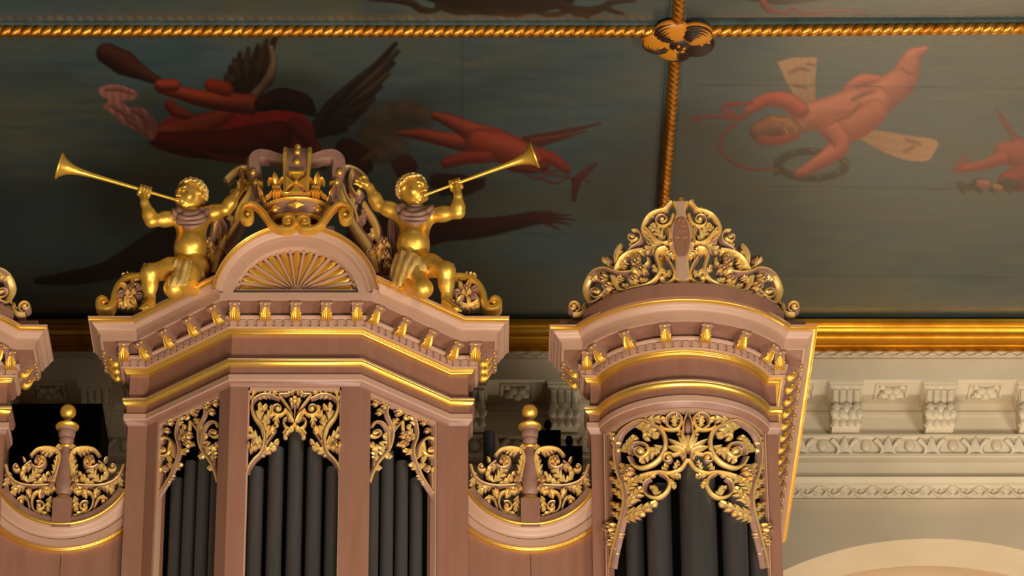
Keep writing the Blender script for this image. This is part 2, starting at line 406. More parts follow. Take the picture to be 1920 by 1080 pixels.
# running ornament below it and along the lower band: small leaf waves
def band(parent, name, pyt, pyb, o, step, kind):
    mb = MB(); zt, zb = wz(o, pyt), wz(o, pyb); zm = (zt+zb)/2; hh = (zt-zb)/2; x = -8.8; k = 0
    while x < 8.8:
        if kind == 'wave':
            pts = [(x+step*(t-.1), YW-o-.004, zm+hh*.62*math.sin(2*PI*t)*(1 if k % 1 == 0 else -1)) for t in np.linspace(0, 1.1, 9)]
            mb.tube(pts, np.linspace(hh*.36, hh*.22, 9), 6)
            mb.ball((x+step*.28, YW-o-.006, zm+hh*.42), hh*.42, seg=7, rings=4, sc=(1.2, .7, 1))
            mb.ball((x+step*.75, YW-o-.006, zm-hh*.35), hh*.40, seg=7, rings=4, sc=(1.3, .7, 1))
        else:
            # leaf band: upright heart leaf, then curled leaf
            for sg in (-1, 1):
                pts = [(x+sg*step*(.03+.20*math.sin(t*PI*.9)), YW-o-.006, zt-(zt-zb)*(.12+.75*t)) for t in np.linspace(0, 1, 7)]
                mb.tube(pts, np.linspace(hh*.30, hh*.16, 7), 6)
                pts = [(x+step*.5+sg*step*(.25*math.sin(t*PI*.8)), YW-o-.004, zb+(zt-zb)*(.10+.6*t)) for t in np.linspace(0, 1, 7)]
                mb.tube(pts, np.linspace(hh*.26, hh*.14, 7), 6)
            mb.ball((x, YW-o-.004, zt-hh*.3), hh*.3, seg=7, rings=4, sc=(1.5, .7, 1))
            mb.ball((x+step*.5, YW-o-.004, zm), hh*.35, seg=7, rings=4, sc=(.8, .7, 1.3))
        x += step; k += 1
    return mb.build(name, 'cream', parent, 60)
band(cornice, 'leaf_band', 661, 671, .61, .125, 'wave')
band(cornice, 'leaf_band', 911, 932, .085, .215, 'leaf')
# egg and dart: each egg a bulging half ovoid in its shell, darts between
mb = MB(); x = xat(1445+97, 830, YW-.25)-40*.352
eg = egg_top-egg_bot-.03
while x < 8.7:
    zc_ = (egg_top+egg_bot)/2-.005
    mb.ball((x, YW-.235, zc_+.012), eg*.52, seg=12, rings=8, sc=(.78, .55, 1))
    for sg in (-1, 1):
        pts = [(x+sg*(.075+.055*math.sin(t*PI*.75)-.0*t), YW-.275+.05*t, egg_top-.03-eg*t) for t in np.linspace(0, 1, 7)]
        mb.tube(pts, np.linspace(.024, .016, 7), 6)
    mb.grid([[(x+.176+a*(.012+.05*t), YW-.29+.06*t-(.03 if a == 0 else 0), egg_top-.025-eg*t) for a in (-1, 0, 1)] for t in (0, .5, 1)])
    x += .352
mb.build('egg_band', 'cream', cornice, 60)
# big scroll brackets and soffit rosettes
def bracket_mesh():
    mb = MB(); W = .118; D = .38; H = .30      # local: y=0 at the bed wall, z=0 at the soffit
    def prof(t):                               # S-profile of the bracket front, t 0 top .. 1 bottom
        return (.38-.20*t-.06*math.sin(t*PI*2.0), -.045-.27*t)
    ts = np.linspace(0, 1, 14)
    for sx in np.linspace(-1, 1, 1):
        pass
    n = 13; rows = []
    for t in ts:
        y, z = prof(t); row = []
        for u in np.linspace(-1, 1, n):
            fl = .010*math.cos(u*PI*3) if t < .45 else 0
            ww = 1 if t < .45 else 1-.10*(t-.45)
            row.append((u*W*ww, -y-fl, z))
        rows.append(row)
    mb.grid(rows)
    for sg in (-1, 1):
        mb.grid([[(sg*W*(1 if t < .45 else 1-.1*(t-.45)), -prof(t)[0], prof(t)[1]), (sg*W*(1 if t < .45 else 1-.1*(t-.45)), 0, prof(t)[1])] for t in ts])
    mb.box(-W*1.12, -.40, -.045, W*1.12, 0, -.0); mb.box(-W*1.2, -.415, -.02, W*1.2, 0, 0.0)
    mb.grid([[(-W*.94, -prof(1)[0], prof(1)[1]), (-W*.94, 0, prof(1)[1])], [(W*.94, -prof(1)[0], prof(1)[1]), (W*.94, 0, prof(1)[1])]])
    for u in (-.72, -.24, .24, .72):                # rolls of the upper half
        mb.tube([(u*W, -prof(t)[0]-.006, prof(t)[1]) for t in np.linspace(.04, .5, 7)], .027, 8)
    for t_, us, rr in ((.56, (-.7, 0, .7), .036), (.74, (-.85, -.35, .35, .85), .034), (.93, (-.75, -.25, .25, .75), .032)):
        for u in us: mb.ball((u*W, -prof(t_)[0]-.022, prof(t_)[1]), rr, seg=9, rings=6, sc=(1.0, .8, 1.25))
    for u in ():     # leaf tongues of the lower half
        for t0, t1, r0 in ((.42, .95, .020),):
            pts = [(u*W*(1+.12*k), -prof(t0+(t1-t0)*k)[0]-.012-.03*math.sin(k*PI), prof(t0+(t1-t0)*k)[1]-.01*abs(u)) for k in np.linspace(0, 1, 7)]
            mb.tube(pts, [r0*.6, r0, r0*1.1, r0*1.1, r0, r0*.8, r0*.4], 6)
    for u in (-.9, -.3, .3, .9):
        mb.ball((u*W*.95, -prof(1)[0]-.02, prof(1)[1]+.02), .028, seg=8, rings=5, sc=(1.1, 1, .7))
        mb.ball((u*W*.9, -prof(.5)[0]-.015, prof(.5)[1]), .026, seg=8, rings=5, sc=(1.1, 1, .9))
    return mb
def rosette_mesh():
    mb = MB(); q = .115
    for (x0, y0, x1, y1) in ((-q-.02, -q-.02, q+.02, -q), (-q-.02, q, q+.02, q+.02), (-q-.02, -q, -q, q), (q, -q, q+.02, q)): mb.box(x0, y0, -.016, x1, y1, 0)
    for k in range(5):
        a = 2*PI*k/5+.3; mb.ball((.06*math.cos(a), .055*math.sin(a), -.022), .045, seg=9, rings=5, sc=(1, .9, .8))
    mb.ball((0, 0, -.045), .032, seg=9, rings=5)
    for k in range(4):
        a = 2*PI*k/4+PI/4; mb.ball((.115*math.cos(a), .11*math.sin(a), -.012), .03, seg=8, rings=4, sc=(1, 1, .6))
    return mb
bk0 = bracket_mesh().build('bracket', 'cream', cornice, 45); ro0 = rosette_mesh().build('rosette', 'cream', cornice, 60)
bsp = xat(1762, 740, YW-.5)-xat(1586, 740, YW-.5); bx0 = xat(1586, 740, YW-.5)
ks = list(range(-11, 4)); first = True
for k in ks:
    x = bx0+k*bsp
    for src, xx, yy in ((bk0, x, YW-.2), (ro0, x+bsp/2, YW-.43)):
        o = src
        if not first: o = src.copy(); COL.objects.link(o)
        o.location = (xx, yy, zso)
    first = False
# ------------------------------------------------------------------ organ case: the three towers
def modillion_mesh():
    """little scroll bracket, gilded leaf in front; local y=0 at the bed face, z=0 at the soffit"""
    mb = MB(); lf = MB(); W = .034
    sil = [(0, 0), (-.128, 0), (-.136, -.012), (-.132, -.030), (-.114, -.040), (-.098, -.044), (-.084, -.060), (-.070, -.084), (-.052, -.102), (-.030, -.108), (-.012, -.100), (0, -.086)]
    n = len(sil); vs = [(-W, y, z) for y, z in sil]+[(W, y, z) for y, z in sil]
    mb.add(vs, [tuple(range(n)), tuple(range(n, 2*n))[::-1]]+[(i, (i+1) % n, n+(i+1) % n, n+i) for i in range(n)], 0)
    for u in (-1, -.5, 0, .5, 1):                                    # leaf ribs of the gilded front
        pts = [(u*W*(.30+.62*math.sin(k*2.4)), y-.005-.007*(1-abs(u)), z-.006*(1-abs(u))*k) for k, (y, z) in zip(np.linspace(0, 1, 6), sil[5:11])]
        lf.tube(pts, [.003, .0055, .0068, .0075, .0075, .004], 6, 0)
    for u in (-1, 1):
        lf.ball((u*W*.98, -.124, -.024), .0105, 0, 8, 6)
        lf.ball((u*W*.85, -.040, -.098), .012, 0, 7, 5); lf.ball((u*W*.95, -.074, -.072), .010, 0, 7, 5)
    lf.ball((0, -.132, -.034), .012, 0, 8, 6, (1.3, 1, .8)); mb.tube([(-W*1.02, -.122, -.022), (W*1.02, -.122, -.022)], .019, 10); mb.box(-W*1.08, -.133, -.012, W*1.08, 0, .002, 0)
    return mb, lf
MODM = None
def put_modillion(parent, x, y, z, nx, ny):
    global MODM
    if MODM is None:
        a_, b2_ = modillion_mesh(); o = a_.build('modillion', ['brown'], None, 50); l_ = b2_.build('gilded_leaf', ['gold'], None, 50); l_.parent = o; MODM = (o, l_)
    else:
        o = MODM[0].copy(); COL.objects.link(o); l_ = MODM[1].copy(); COL.objects.link(l_); l_.parent = o
    o.parent = parent; o.matrix_parent_inverse = parent_inv(parent)
    o.location = (x, y, z); o.rotation_euler = (0, 0, math.atan2(nx, -ny)); return o
def path_along(path, o):
    """offset polyline and, for a distance along it, the point and the outward normal"""
    return OP(path).off(o)
def make_tower(name, label, path, drop, crown_runs, gilt, mods, base_loc):
    """path: plan at the frieze; crown_paths: runs of the crown moulding; mods: list of (segment path, count, margins)"""
    z = lambda o, py: zat(py+drop, Y0-o)
    root = thing(name, label, 'organ case', base_loc)
    zt = z(.29, 592)
    # corona with soffit and bed face
    def sw(nm, prof, mats, mi=0, paths=(path,), smooth=35):
        mb = MB()
        for p in paths: sweep(mb, p, prof, mi)
        return mb.build(nm, mats, root, smooth)
    zc0 = z(.2, 626)
    sw('corona', [(-.08, zc0+.004), (.203, zc0+.004), (.203, z(.2, 638)), (.185, z(.2, 638)), (.185, z(.2, 638)+.006), (.06, z(.2, 638)+.006), (.06, z(.06, 664)), (-.08, z(.06, 664))], ['pale', 'pink'], [0, 0, 0, 0, 1, 1, 1, 0])
    crown = [(-.08, zt), (.287, zt), (.287, z(.29, 595))]+[(.280, z(.28, 595.3)), (.262, z(.262, 603))]+curve('cyma', (.257, z(.257, 603.6)), (.222, z(.222, 621.5)), 9)+[(.214, z(.214, 622)), (.214, z(.214, 624.5)), (.205, z(.205, 625.2)), (.205, zc0+.004), (-.08, zc0+.004)]
    N_ = len(path); g0, g1 = gilt                    # the gilding stops at the front corners where the sides are short
    def sw2(nm, prof, mats, sm, lim=(0, 999)):
        for i0, i1 in crown_runs:
            mb = MB(); sweep(mb, OP(path, max(i0, lim[0]), min(i1, lim[1])), prof, 0); mb.build(nm, mats, root, sm)
    def gsw(prof):
        sw('gilded_moulding', prof, ['mould'], 0, (OP(path, g0, g1),), 60)
        if g0 > 0: sw('moulding_return', prof, ['pink'], 0, (OP(path, 0, g0+1),), 60)
        if g1 < N_: sw('moulding_return', prof, ['pink'], 0, (OP(path, g1-1, N_),), 60)
    sw2('crown_moulding', crown, ['pale'], 35)
    gb = [(.262, z(.28, 595)), (.288, z(.288, 595.3))]+[(.280+.010*math.sin(t*PI)-.016*t, z(.29, 595.6)+(z(.263, 603.4)-z(.29, 595.6))*t) for t in np.linspace(0, 1, 7)]+[(.255, z(.26, 603.6))]
    sw2('crown_bead', gb, ['mould'], 60, gilt)
    # bed moulding and dentils
    bed = [(-.02, z(.06, 664)), (.085, z(.085, 666.2)), (.085, z(.085, 668.4))]+curve('cyma', (.083, z(.083, 668.6)), (.068, z(.068, 674)), 5)+[(.048, z(.06, 674.4)), (.048, z(.048, 687)), (.062, z(.062, 687)), (.058, z(.058, 690)), (-.02, z(.05, 690))]
    sw('bed_moulding', bed, ['pale'])
    q = path_along(path, .057); mb = MB(); zd0, zd1 = z(.07, 685.2), z(.07, 675)
    acc = 0.0; stepd = .0625; wd = .020; front = []
    for i in range(len(q)-1):
        a, b = q[i], q[i+1]; L = np.hypot(*(b-a)); d = (b-a)/L; nrm = np.array((d[1], -d[0])); t = stepd/2-acc if L > .09 else (stepd*.5-acc if acc < stepd*.5 else stepd*1.5-acc)
        if L > .09: 
            cnt = max(1, int(round(L/stepd))); ts = [(k+.5)*L/cnt for k in range(cnt)]; acc = 0
        else:
            ts = []; s_ = acc
            while s_+0 < L+acc and False: pass
            pos = stepd*.5-acc
            while pos < 0: pos += stepd
            while pos < L: ts.append(pos); pos += stepd
            acc = (acc+L) % stepd
        for t in ts:
            c = a+d*t
            front += [c-d*wd-nrm*.006, c-d*wd+nrm*.012, c+d*wd+nrm*.012, c+d*wd-nrm*.006]
    front = [q[0]+0*q[0]]+front+[q[-1]]; bk = path_along(path, .02)[::-1]; k_ = len(front)
    mb.prism([tuple(p) for p in front]+[tuple(p) for p in bk], zd0, zd1)
    mb.build('dentil_moulding', ['pale'], root, 0)
    og = [(.0, z(.04, 689.6)), (.046, z(.046, 690)), (.046, z(.046, 691.6))]+[(.044-.004*math.sin(t*PI*2)-.016*t, z(.044, 692)+(z(.026, 699.5)-z(.044, 692))*t) for t in np.linspace(0, 1, 9)]+[(.026, z(.026, 700)), (.024, z(.024, 702.4)), (.0, z(.024, 702.4))]
    gsw(og)
    sw('frieze', [(0, z(0, 700)), (0, z(0, 748)), (-.08, z(0, 748)), (-.08, z(0, 700))], ['pink'])
    sw('architrave', [(-.06, z(.04, 745.8)), (.042, z(.042, 745.8)), (.042, z(.042, 748.4)), (.012, z(.04, 748.6)), (.012, z(.02, 774)), (.030, z(.030, 776)), (.030, z(.030, 786)), (.024, z(.024, 788)), (.004, z(.004, 798.5)), (-.06, z(.004, 798.5))], ['pink', 'pale'], [1, 1, 1, 0, 1, 1, 1, 0, 0, 0])
    lg = [(.0, z(.04, 748.2)), (.044, z(.044, 748.8))]+[(.041+.006*math.sin(t*PI)-.018*t, z(.044, 749.4)+(z(.024, 760)-z(.044, 749.4))*t) for t in np.linspace(0, 1, 9)]+[(.0, z(.024, 760))]
    gsw(lg)
    # roof boards and black boards inside
    mb = MB(); pl = path_along(path, .20); mb.prism([tuple(p) for p in pl], zc0-.0, zc0+.02); mb.build('roof_board', 'dust', root, 0)
    # modillions
    zm = z(.2, 638)+.004
    for (x, y, nx, ny) in mods: put_modillion(root, x, y, zm, nx, ny)
    return root, z
def along(a, b, o, n, m0, m1):
    """n bracket seats between plan points a and b at offset o; m0, m1 margins at the ends"""
    a = np.array(a, float); b = np.array(b, float); L = np.hypot(*(b-a)); d = (b-a)/L; nrm = (d[1], -d[0])
    ts = [m0+(L-m0-m1)*k/(n-1) for k in range(n)] if n > 1 else [m0]
    return [(a[0]+d[0]*t+nrm[0]*o, a[1]+d[1]*t+nrm[1]*o, nrm[0], nrm[1]) for t in ts]
ZBOT = zat(1230, Y0)
SD = .23
# ---- central tower
cp = ctr_plan(SD)
mods = along(cp[0], cp[1], .06, 3, .04, -.02)+along(cp[1], cp[2], .06, 1, -.04, 0)+along(cp[2], cp[3], .06, 4, .075, .02)+along(cp[3], cp[4], .06, 5, .02, .02)+along(cp[4], cp[5], .06, 4, .02, .075)+along(cp[5], cp[6], .06, 1, .185, 0)+along(cp[6], cp[7], .06, 3, -.02, .04)

ctr, zc_f = make_tower('organ_tower', 'tall pink and gilt central organ tower with canted sides, under the gilded crown', cp, 0, ((0, 4), (4, 8)), (1, 7), mods, (TC, Y0, ZBOT))
zcor = zc_f(.2, 626)
# arched pediment over its front
zap = zat(418.5, YF-.285); ARO = .578; zcen = zap-ARO
def arc_pts(r, a0=0, a1=PI, n=48): return [(TC-r*math.cos(a), zcen+r*math.sin(a)) for a in np.linspace(a0, a1, n)]

def arc_sweep(mb, prof, mi=0, n=48):      # prof: (radius, outward)
    am = [math.asin(min(.95, max(-.2, (zcor-zcen)/r))) for r, o in prof]
    mb.grid([[(TC-r*math.cos(a_+(PI-2*a_)*u), YF-o, zcen+r*math.sin(a_+(PI-2*a_)*u)) for (r, o), a_ in zip(prof, am)] for u in np.linspace(0, 1, n)], mi, close_v=True); return
    ang = np.linspace(-.12, PI+.12, n); k = len(prof)
    P = [[(TC-r*math.cos(a), YF-o, zcen+r*math.sin(a)) for r, o in prof] for a in ang]
    mb.grid(P, mi, close_v=True)
zt0 = zc_f(.29, 592)
ht = lambda o, py: zc_f(o, py)-zt0       # heights of the crown profile below its top
mb = MB(); r_ = lambda o, py: ARO+ht(o, py)*.80
prof = [(ARO, -.30), (ARO, .285), (r_(.29, 595), .285), (r_(.28, 595.3), .278), (r_(.262, 603), .262)]+[(r_(.25, 604)+(r_(.22, 622)-r_(.25, 604))*k/9, .257-.035*(k/9-math.sin(2*PI*k/9)/(2*PI)*.95)) for k in range(10)]+[(r_(.214, 622.5), .214), (r_(.214, 625), .214), (r_(.205, 626), .203), (ARO-.140, .200), (ARO-.143, .19), (ARO-.145, .06), (ARO-.145, -.30)]
arc_sweep(mb, prof); mb.build('arch_moulding', ['pale'], ctr, 35)
mb = MB(); arc_sweep(mb, [(r_(.28, 595)-.0, .25), (r_(.28, 595.3)+.003, .289)]+[(r_(.29, 595.6)+(r_(.263, 603.4)-r_(.29, 595.6))*t, .280+.010*math.sin(t*PI)-.016*t) for t in np.linspace(0, 1, 7)]+[(r_(.26, 603.8), .25)]); mb.build('arch_bead', ['mould'], ctr, 60)
TA = math.asin((zcor-zcen)/.46)
mb = MB(); mb.add([(x, YF-.115, z) for x, z in arc_pts(.46, TA, PI-TA)]+[(x, YF+.30, z) for x, z in arc_pts(.46, TA, PI-TA)], [tuple(range(48)), tuple(range(48, 96))[::-1]]); mb.build('tympanum', ['pale'], ctr, 0)
# scallop shell: gilded hollow flutes between pale ribs, pale beaded rim
NS = 13; mb = MB(); fl = MB(); zsh = zcor-.0; RS = .395; YS = YF-.128
zshc = zcor+.030; FZ = (ARO-.145-.0-(zshc-zcen))/.40
mb.grid([[(TC-r*math.cos(a), YS-d_, zshc+r*FZ*math.sin(a)) for r, d_ in ((RS, .0), (RS, .03), (RS+.022, .03), (RS+.022, 0))] for a in np.linspace(0, PI, 50)], 0)
dots = MB()
for k in range(NS+1):
    a = PI*k/NS
    ra_ = .055
    P = []
    for r in np.linspace(.06, RS, 8):
        w_ = .003+.0085*(r/RS); c = np.array((TC-r*math.cos(a), zshc+r*FZ*math.sin(a))); tt = np.array((math.sin(a), math.cos(a)))
        P.append([(c[0]+tt[0]*w_*u, YS-d_, c[1]+tt[1]*w_*u) for u, d_ in ((-1, 0), (-.8, .032), (.8, .032), (1, 0))])
    mb.grid(P, 0)
    if k < NS:
        a2 = a+PI/NS/2; P = []
        for r in np.linspace(.05, RS-.005, 12):
            hw_ = r*math.tan(PI/NS/2)*.90; c = np.array((TC-r*math.cos(a2), zshc+r*FZ*math.sin(a2))); tt = np.array((math.sin(a2), math.cos(a2)))
            rd = np.array((-math.cos(a2), math.sin(a2))); e = max(0, (r-RS*.86)/(RS*.14)) 
            P.append([(c[0]+tt[0]*hw_*u*(math.sqrt(max(0, 1-e*e*.9))), YS-.004-.028*(r/RS)*(1-u*u), c[1]+tt[1]*hw_*u*(math.sqrt(max(0, 1-e*e*.9)))) for u in np.linspace(-1, 1, 7)])
        fl.grid(P, 0)
        for f_ in (.0, 1.0):
            pass
        dots.box(TC-(RS+.010)*math.cos(a)-.006, YS-.034, zshc+(RS+.010)*FZ*math.sin(a)-.004, TC-(RS+.010)*math.cos(a)+.006, YS-.028, zshc+(RS+.010)*FZ*math.sin(a)+.004)
mb.ball((TC, YS-.01, zshc+.01), .06, 0, 14, 8, (1, .5, 1))
mb.box(TC-.41, YF-.195, zcor-.01, TC+.41, YF-.06, zshc); mb.build('shell_ribs', ['pale'], ctr, 30); fl.build('shell_flutes', ['gold'], ctr, 60); dots.build('dot_pattern', ['black'], ctr, 0)
# posts
def lerp2(a, b, t): return (a[0]+(b[0]-a[0])*t, a[1]+(b[1]-a[1])*t)
ZPT = zc_f(.0, 797)
def post(root, plan, zt=None, name='post'):
    mb = MB(); mb.prism(plan, ZBOT, ZPT if zt is None else zt); o = mb.build(name, ['pink'], root, 0)
    return o
A, B, C, D = cp[1], cp[2], cp[3], cp[4]
for sg in (1, -1):
    mx = lambda p: p if sg == 1 else (2*TC-p[0], p[1])
    t1 = lerp2(B, C, .125); t2 = lerp2(B, C, .875); f1 = lerp2(C, D, .14)
    post(ctr, [mx(p) for p in (A, B, t1, (t1[0]+.07, t1[1]+.07), (B[0], Y0+.12), (A[0], Y0+.30))])
    post(ctr, [mx(p) for p in (t2, C, f1, (f1[0], f1[1]+.10), (C[0]+.02, YF+.14), (t2[0]+.07, t2[1]+.07))])
# panel frames: pale fillets round the openings
def frame(root, a, b, zt, wdt=.022, dep=.05, rec=.012):
    a = np.array(a); b = np.array(b); d = (b-a)/np.hypot(*(b-a)); n_ = np.array((d[1], -d[0]))
    mb = MB()
    def bar(p, q, z0, z1): mb.prism([tuple(p-n_*rec), tuple(q-n_*rec), tuple(q-n_*(rec+dep)), tuple(p-n_*(rec+dep))], z0, z1)
    bar(a-d*.014, b+d*.014, zt-wdt*1.3, zt+.01); bar(a-d*.004, a+d*wdt*.45, ZBOT, zt); bar(b-d*wdt*.45, b+d*.004, ZBOT, zt)
    return mb.build('panel_frame', ['pale'], root, 0)
frame(ctr, f1 if False else lerp2(C, D, .14), lerp2(C, D, .86), ZPT)
for sg in (1, -1):
    mx = lambda p: p if sg == 1 else (2*TC-p[0], p[1])
    p, q = mx(lerp2(B, C, .125)), mx(lerp2(B, C, .875))
    frame(ctr, *( (p, q) if sg == 1 else (q, p)), ZPT)
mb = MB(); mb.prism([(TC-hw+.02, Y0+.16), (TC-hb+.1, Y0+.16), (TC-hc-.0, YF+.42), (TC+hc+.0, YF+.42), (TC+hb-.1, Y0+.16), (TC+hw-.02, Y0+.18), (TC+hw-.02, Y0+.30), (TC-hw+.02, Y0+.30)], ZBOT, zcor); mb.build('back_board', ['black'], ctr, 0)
# ---- side towers (bowed front)
def bow_tower(c, label, sgn):
    left, right = (SD, 3.1) if sgn > 0 else (3.1, SD)
    p = bow_plan(c, left, right)
    mods = along(p[0], p[1], .06, 2, .06, .02)+along(p[1], p[2], .06, 1, -.025, 0)
    a0 = math.asin(ra/RR)
    for k in range(6):
        a = -a0*.765+2*a0*.765*k/5; mods.append((c+(RR+.06)*math.sin(a), RCY-(RR+.06)*math.cos(a), math.sin(a), -math.cos(a)))
    mods += along(p[-3], p[-2], .06, 1, (rw-ra)+.025, 0)
    mods += along(p[-2], p[-1], .06, 17, .05, .1) if sgn > 0 else along(p[-2], p[-1], .06, 2, .02, .06)
    root, z = make_tower('organ_tower', label, p, DROP, ((0, len(p)),), ((1, len(p)) if sgn > 0 else (0, len(p)-1)), mods, (c, Y0, ZBOT))
    zp = z(0, 797)
    arc = p[2:-2]
    for sg in (1, -1):
        mx = lambda q: q if sg == 1 else (2*c-q[0], q[1])
        e = arc[1]
        dpt = .30 if not (sgn > 0 and sg == -1) else 3.0
        post(root, [mx(q) for q in ((c-rw, Y0), arc[0], e, (e[0]+.05, e[1]+.03), (e[0]+.03, Y0+.10), (c-rw+.1, Y0+.10), (c-rw+.1, Y0+dpt), (c-rw, Y0+dpt))], zp)
    # pale fillet along the bow and down its ends
    mb = MB(); sub = arc[1:-1]
    sweep(mb, sub, [(-.012, zp-.032), (-.012, zp+.01), (-.06, zp+.01), (-.06, zp-.032)], 0)
    for q in (sub[0], sub[-1]): mb.box(q[0]-.009, q[1]+.004, ZBOT, q[0]+.009, q[1]+.06, zp-.02)
    mb.build('panel_frame', ['pale'], root, 30)
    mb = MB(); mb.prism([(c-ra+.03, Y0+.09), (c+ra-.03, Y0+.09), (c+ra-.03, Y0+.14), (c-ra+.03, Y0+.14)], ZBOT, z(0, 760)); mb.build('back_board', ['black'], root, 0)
    # blocking course that carries the cresting
    mb = MB(); zt = z(.29, 592); cs = [(c+CRR*math.sin(a), CRY-CRR*math.cos(a)) for a in np.linspace(-CRA, CRA, 30)]
    sweep(mb, cs, [(0.0, zt-.02), (0.0, zt+.085), (-.12, zt+.085), (-.12, zt-.02)], 0)
    for sg in (1, -1): mb.box(c+sg*.79-.07, Y0-.19, zt-.01, c+sg*.79+.07, Y0+.0, zt+.085)
    mb.build('blocking_course', ['pink'], root, 30)
    return root, z
CRR = .80; CRS = .36; CRA = math.asin(.70/.80); CRY = YF+.02-.17+CRR
rt, zrt = bow_tower(RC, 'bow-fronted pink and gilt organ tower under the 1877 crest, right of the central tower', 1)
lt, zlt = bow_tower(LC, 'bow-fronted organ tower cut off by the left edge of the photo', -1)
# ------------------------------------------------------------------ organ pipes
def pipe(name_label, group, x, y, ztop, r):
    mb = MB(); h = ztop-ZBOT
    mb.lathe([(r*.999, 0), (r, .05), (r, h-.02), (r*.97, h), (r*.86, h+.002), (r*.86, h-.15)], (0, 0, 0), seg=28)
    o = mb.build('organ_pipe', ['pipe'], None, 40); o.location = (x, y, ZBOT); tag(o, name_label, 'organ pipe', group); return o
ORD = ('leftmost', 'second from the left', 'middle', 'second from the right', 'rightmost')
zf = lambda py, Y: zat(py, Y)
for k, px in enumerate((478, 515, 552, 588, 624)):
    Yp = YF+.16; pipe('dark organ pipe, %s of five in the central front opening' % ORD[k], 'pipes in the central front', xat(px, 960, Yp), Yp, zf((880, 842, 812, 842, 880)[k], Yp), .054)
for sg in (1, -1):
    side = 'left' if sg == 1 else 'right'
    a, b = np.array(lerp2(B, C, .125)), np.array(lerp2(B, C, .875)); d = (b-a)/np.hypot(*(b-a)); n_ = np.array((-d[1], d[0]))
    for k, t in enumerate((.10, .315, .53, .745, .95)):
        c = a+(b-a)*t+n_*.15*1.0
        kk = k if sg == 1 else 4-k
        x = c[0] if sg == 1 else 2*TC-c[0]
        pipe('dark organ pipe, %s of five in the %s canted opening' % (ORD[kk], side), 'pipes in the canted %s side' % side, x, c[1], zat((900, 868, 848, 862, 890)[k], c[1]), .046)
for c, nm in ((RC, 'bow-fronted right-hand tower'), (LC, 'bow-fronted tower at the left edge')):
    if c == LC: continue
    for k, (px, r, yy, top) in enumerate(((1188, .064, .02, 965), (1231, .086, -.13, 915), (1300, .125, -.20, 868), (1366, .088, -.13, 915), (1409, .064, .02, 965))):
        Yp = Y0+yy-.05; pipe('dark organ pipe, %s of five in the bow-fronted right tower' % ORD[k], 'pipes in the right tower', c+(px-1299)*S*1.0+.06, Yp, zat(top, Yp), r)
# ------------------------------------------------------------------ sagging panels between the towers, with finials and fretwork
YP = Y0+.10
def swag(xc, label):
    hw_ = (xat(1109, 900, YP)-xat(879, 900, YP))/2
    root = thing('swag_panel', label, 'organ case', (xc, YP, ZBOT))
    zb = zat(988, YP-.02); ze = zat(925, YP-.02); sag = zb-ze; sag = abs(sag); R = (hw_**2+sag**2)/(2*sag); zc_ = zb+R
    am = math.asin(min(1, hw_/R)); ang = np.linspace(-am, am, 36)
    q = lambda r, a: (xc+r*math.sin(a), zc_-r*math.cos(a))
    def ring(prof, nm, m, smooth=35):
        mb = MB(); mb.grid([[(q(r, a)[0], YP-o, q(r, a)[1]) for r, o in prof] for a in ang], 0, close_v=True); return mb.build(nm, m, root, smooth)
    ring([(R-.045, -.06), (R-.045, .075), (R-.004, .085), (R-.004, -.06)], 'cap', ['brown'])
    ring([(R-.006, 0)]+[(R-.006+.03*t, .085+.014*math.sin(t*PI)) for t in np.linspace(0, 1, 7)]+[(R+.024, 0)], 'gilded_bead', ['mould'], 60)
    ring([(R+.02, -.06), (R+.022, .085)]+[(R+.024+.075*t, .08-.045*(t-math.sin(2*PI*t)/(2*PI))) for t in np.linspace(0, 1, 8)]+[(R+.10, .030), (R+.108, .030), (R+.108, .045), (R+.155, .045), (R+.155, .02), (R+.166, .02), (R+.166, -.06)], 'arch_moulding', ['pale'])
    ring([(R+.164, 0), (R+.164, .030)]+[(R+.166+.022*t, .028+.006*abs(math.sin(t*PI*2))) for t in np.linspace(0, 1, 9)]+[(R+.190, 0)], 'gilded_bead', ['mould'], 60)
    mb = MB(); mb.grid([[(q(R+.15, a)[0], y, z) for y, z in ((YP, q(R+.15, a)[1]), (YP, ZBOT), (YP+.05, ZBOT), (YP+.05, q(R+.15, a)[1]))] for a in ang], 0, close_v=True)
    mb.build('panel_board', ['pink'], root, 20)
    mb = MB(); mb.box(xc-.0015, YP-.0015, ZBOT, xc+.0015, YP+.01, zb-.20); mb.build('board_joint', ['black'], root, 0)
    return root, zb, hw_
xs1 = (xat(879, 900, YP)+xat(1109, 900, YP))/2; xs2 = 2*TC-xs1
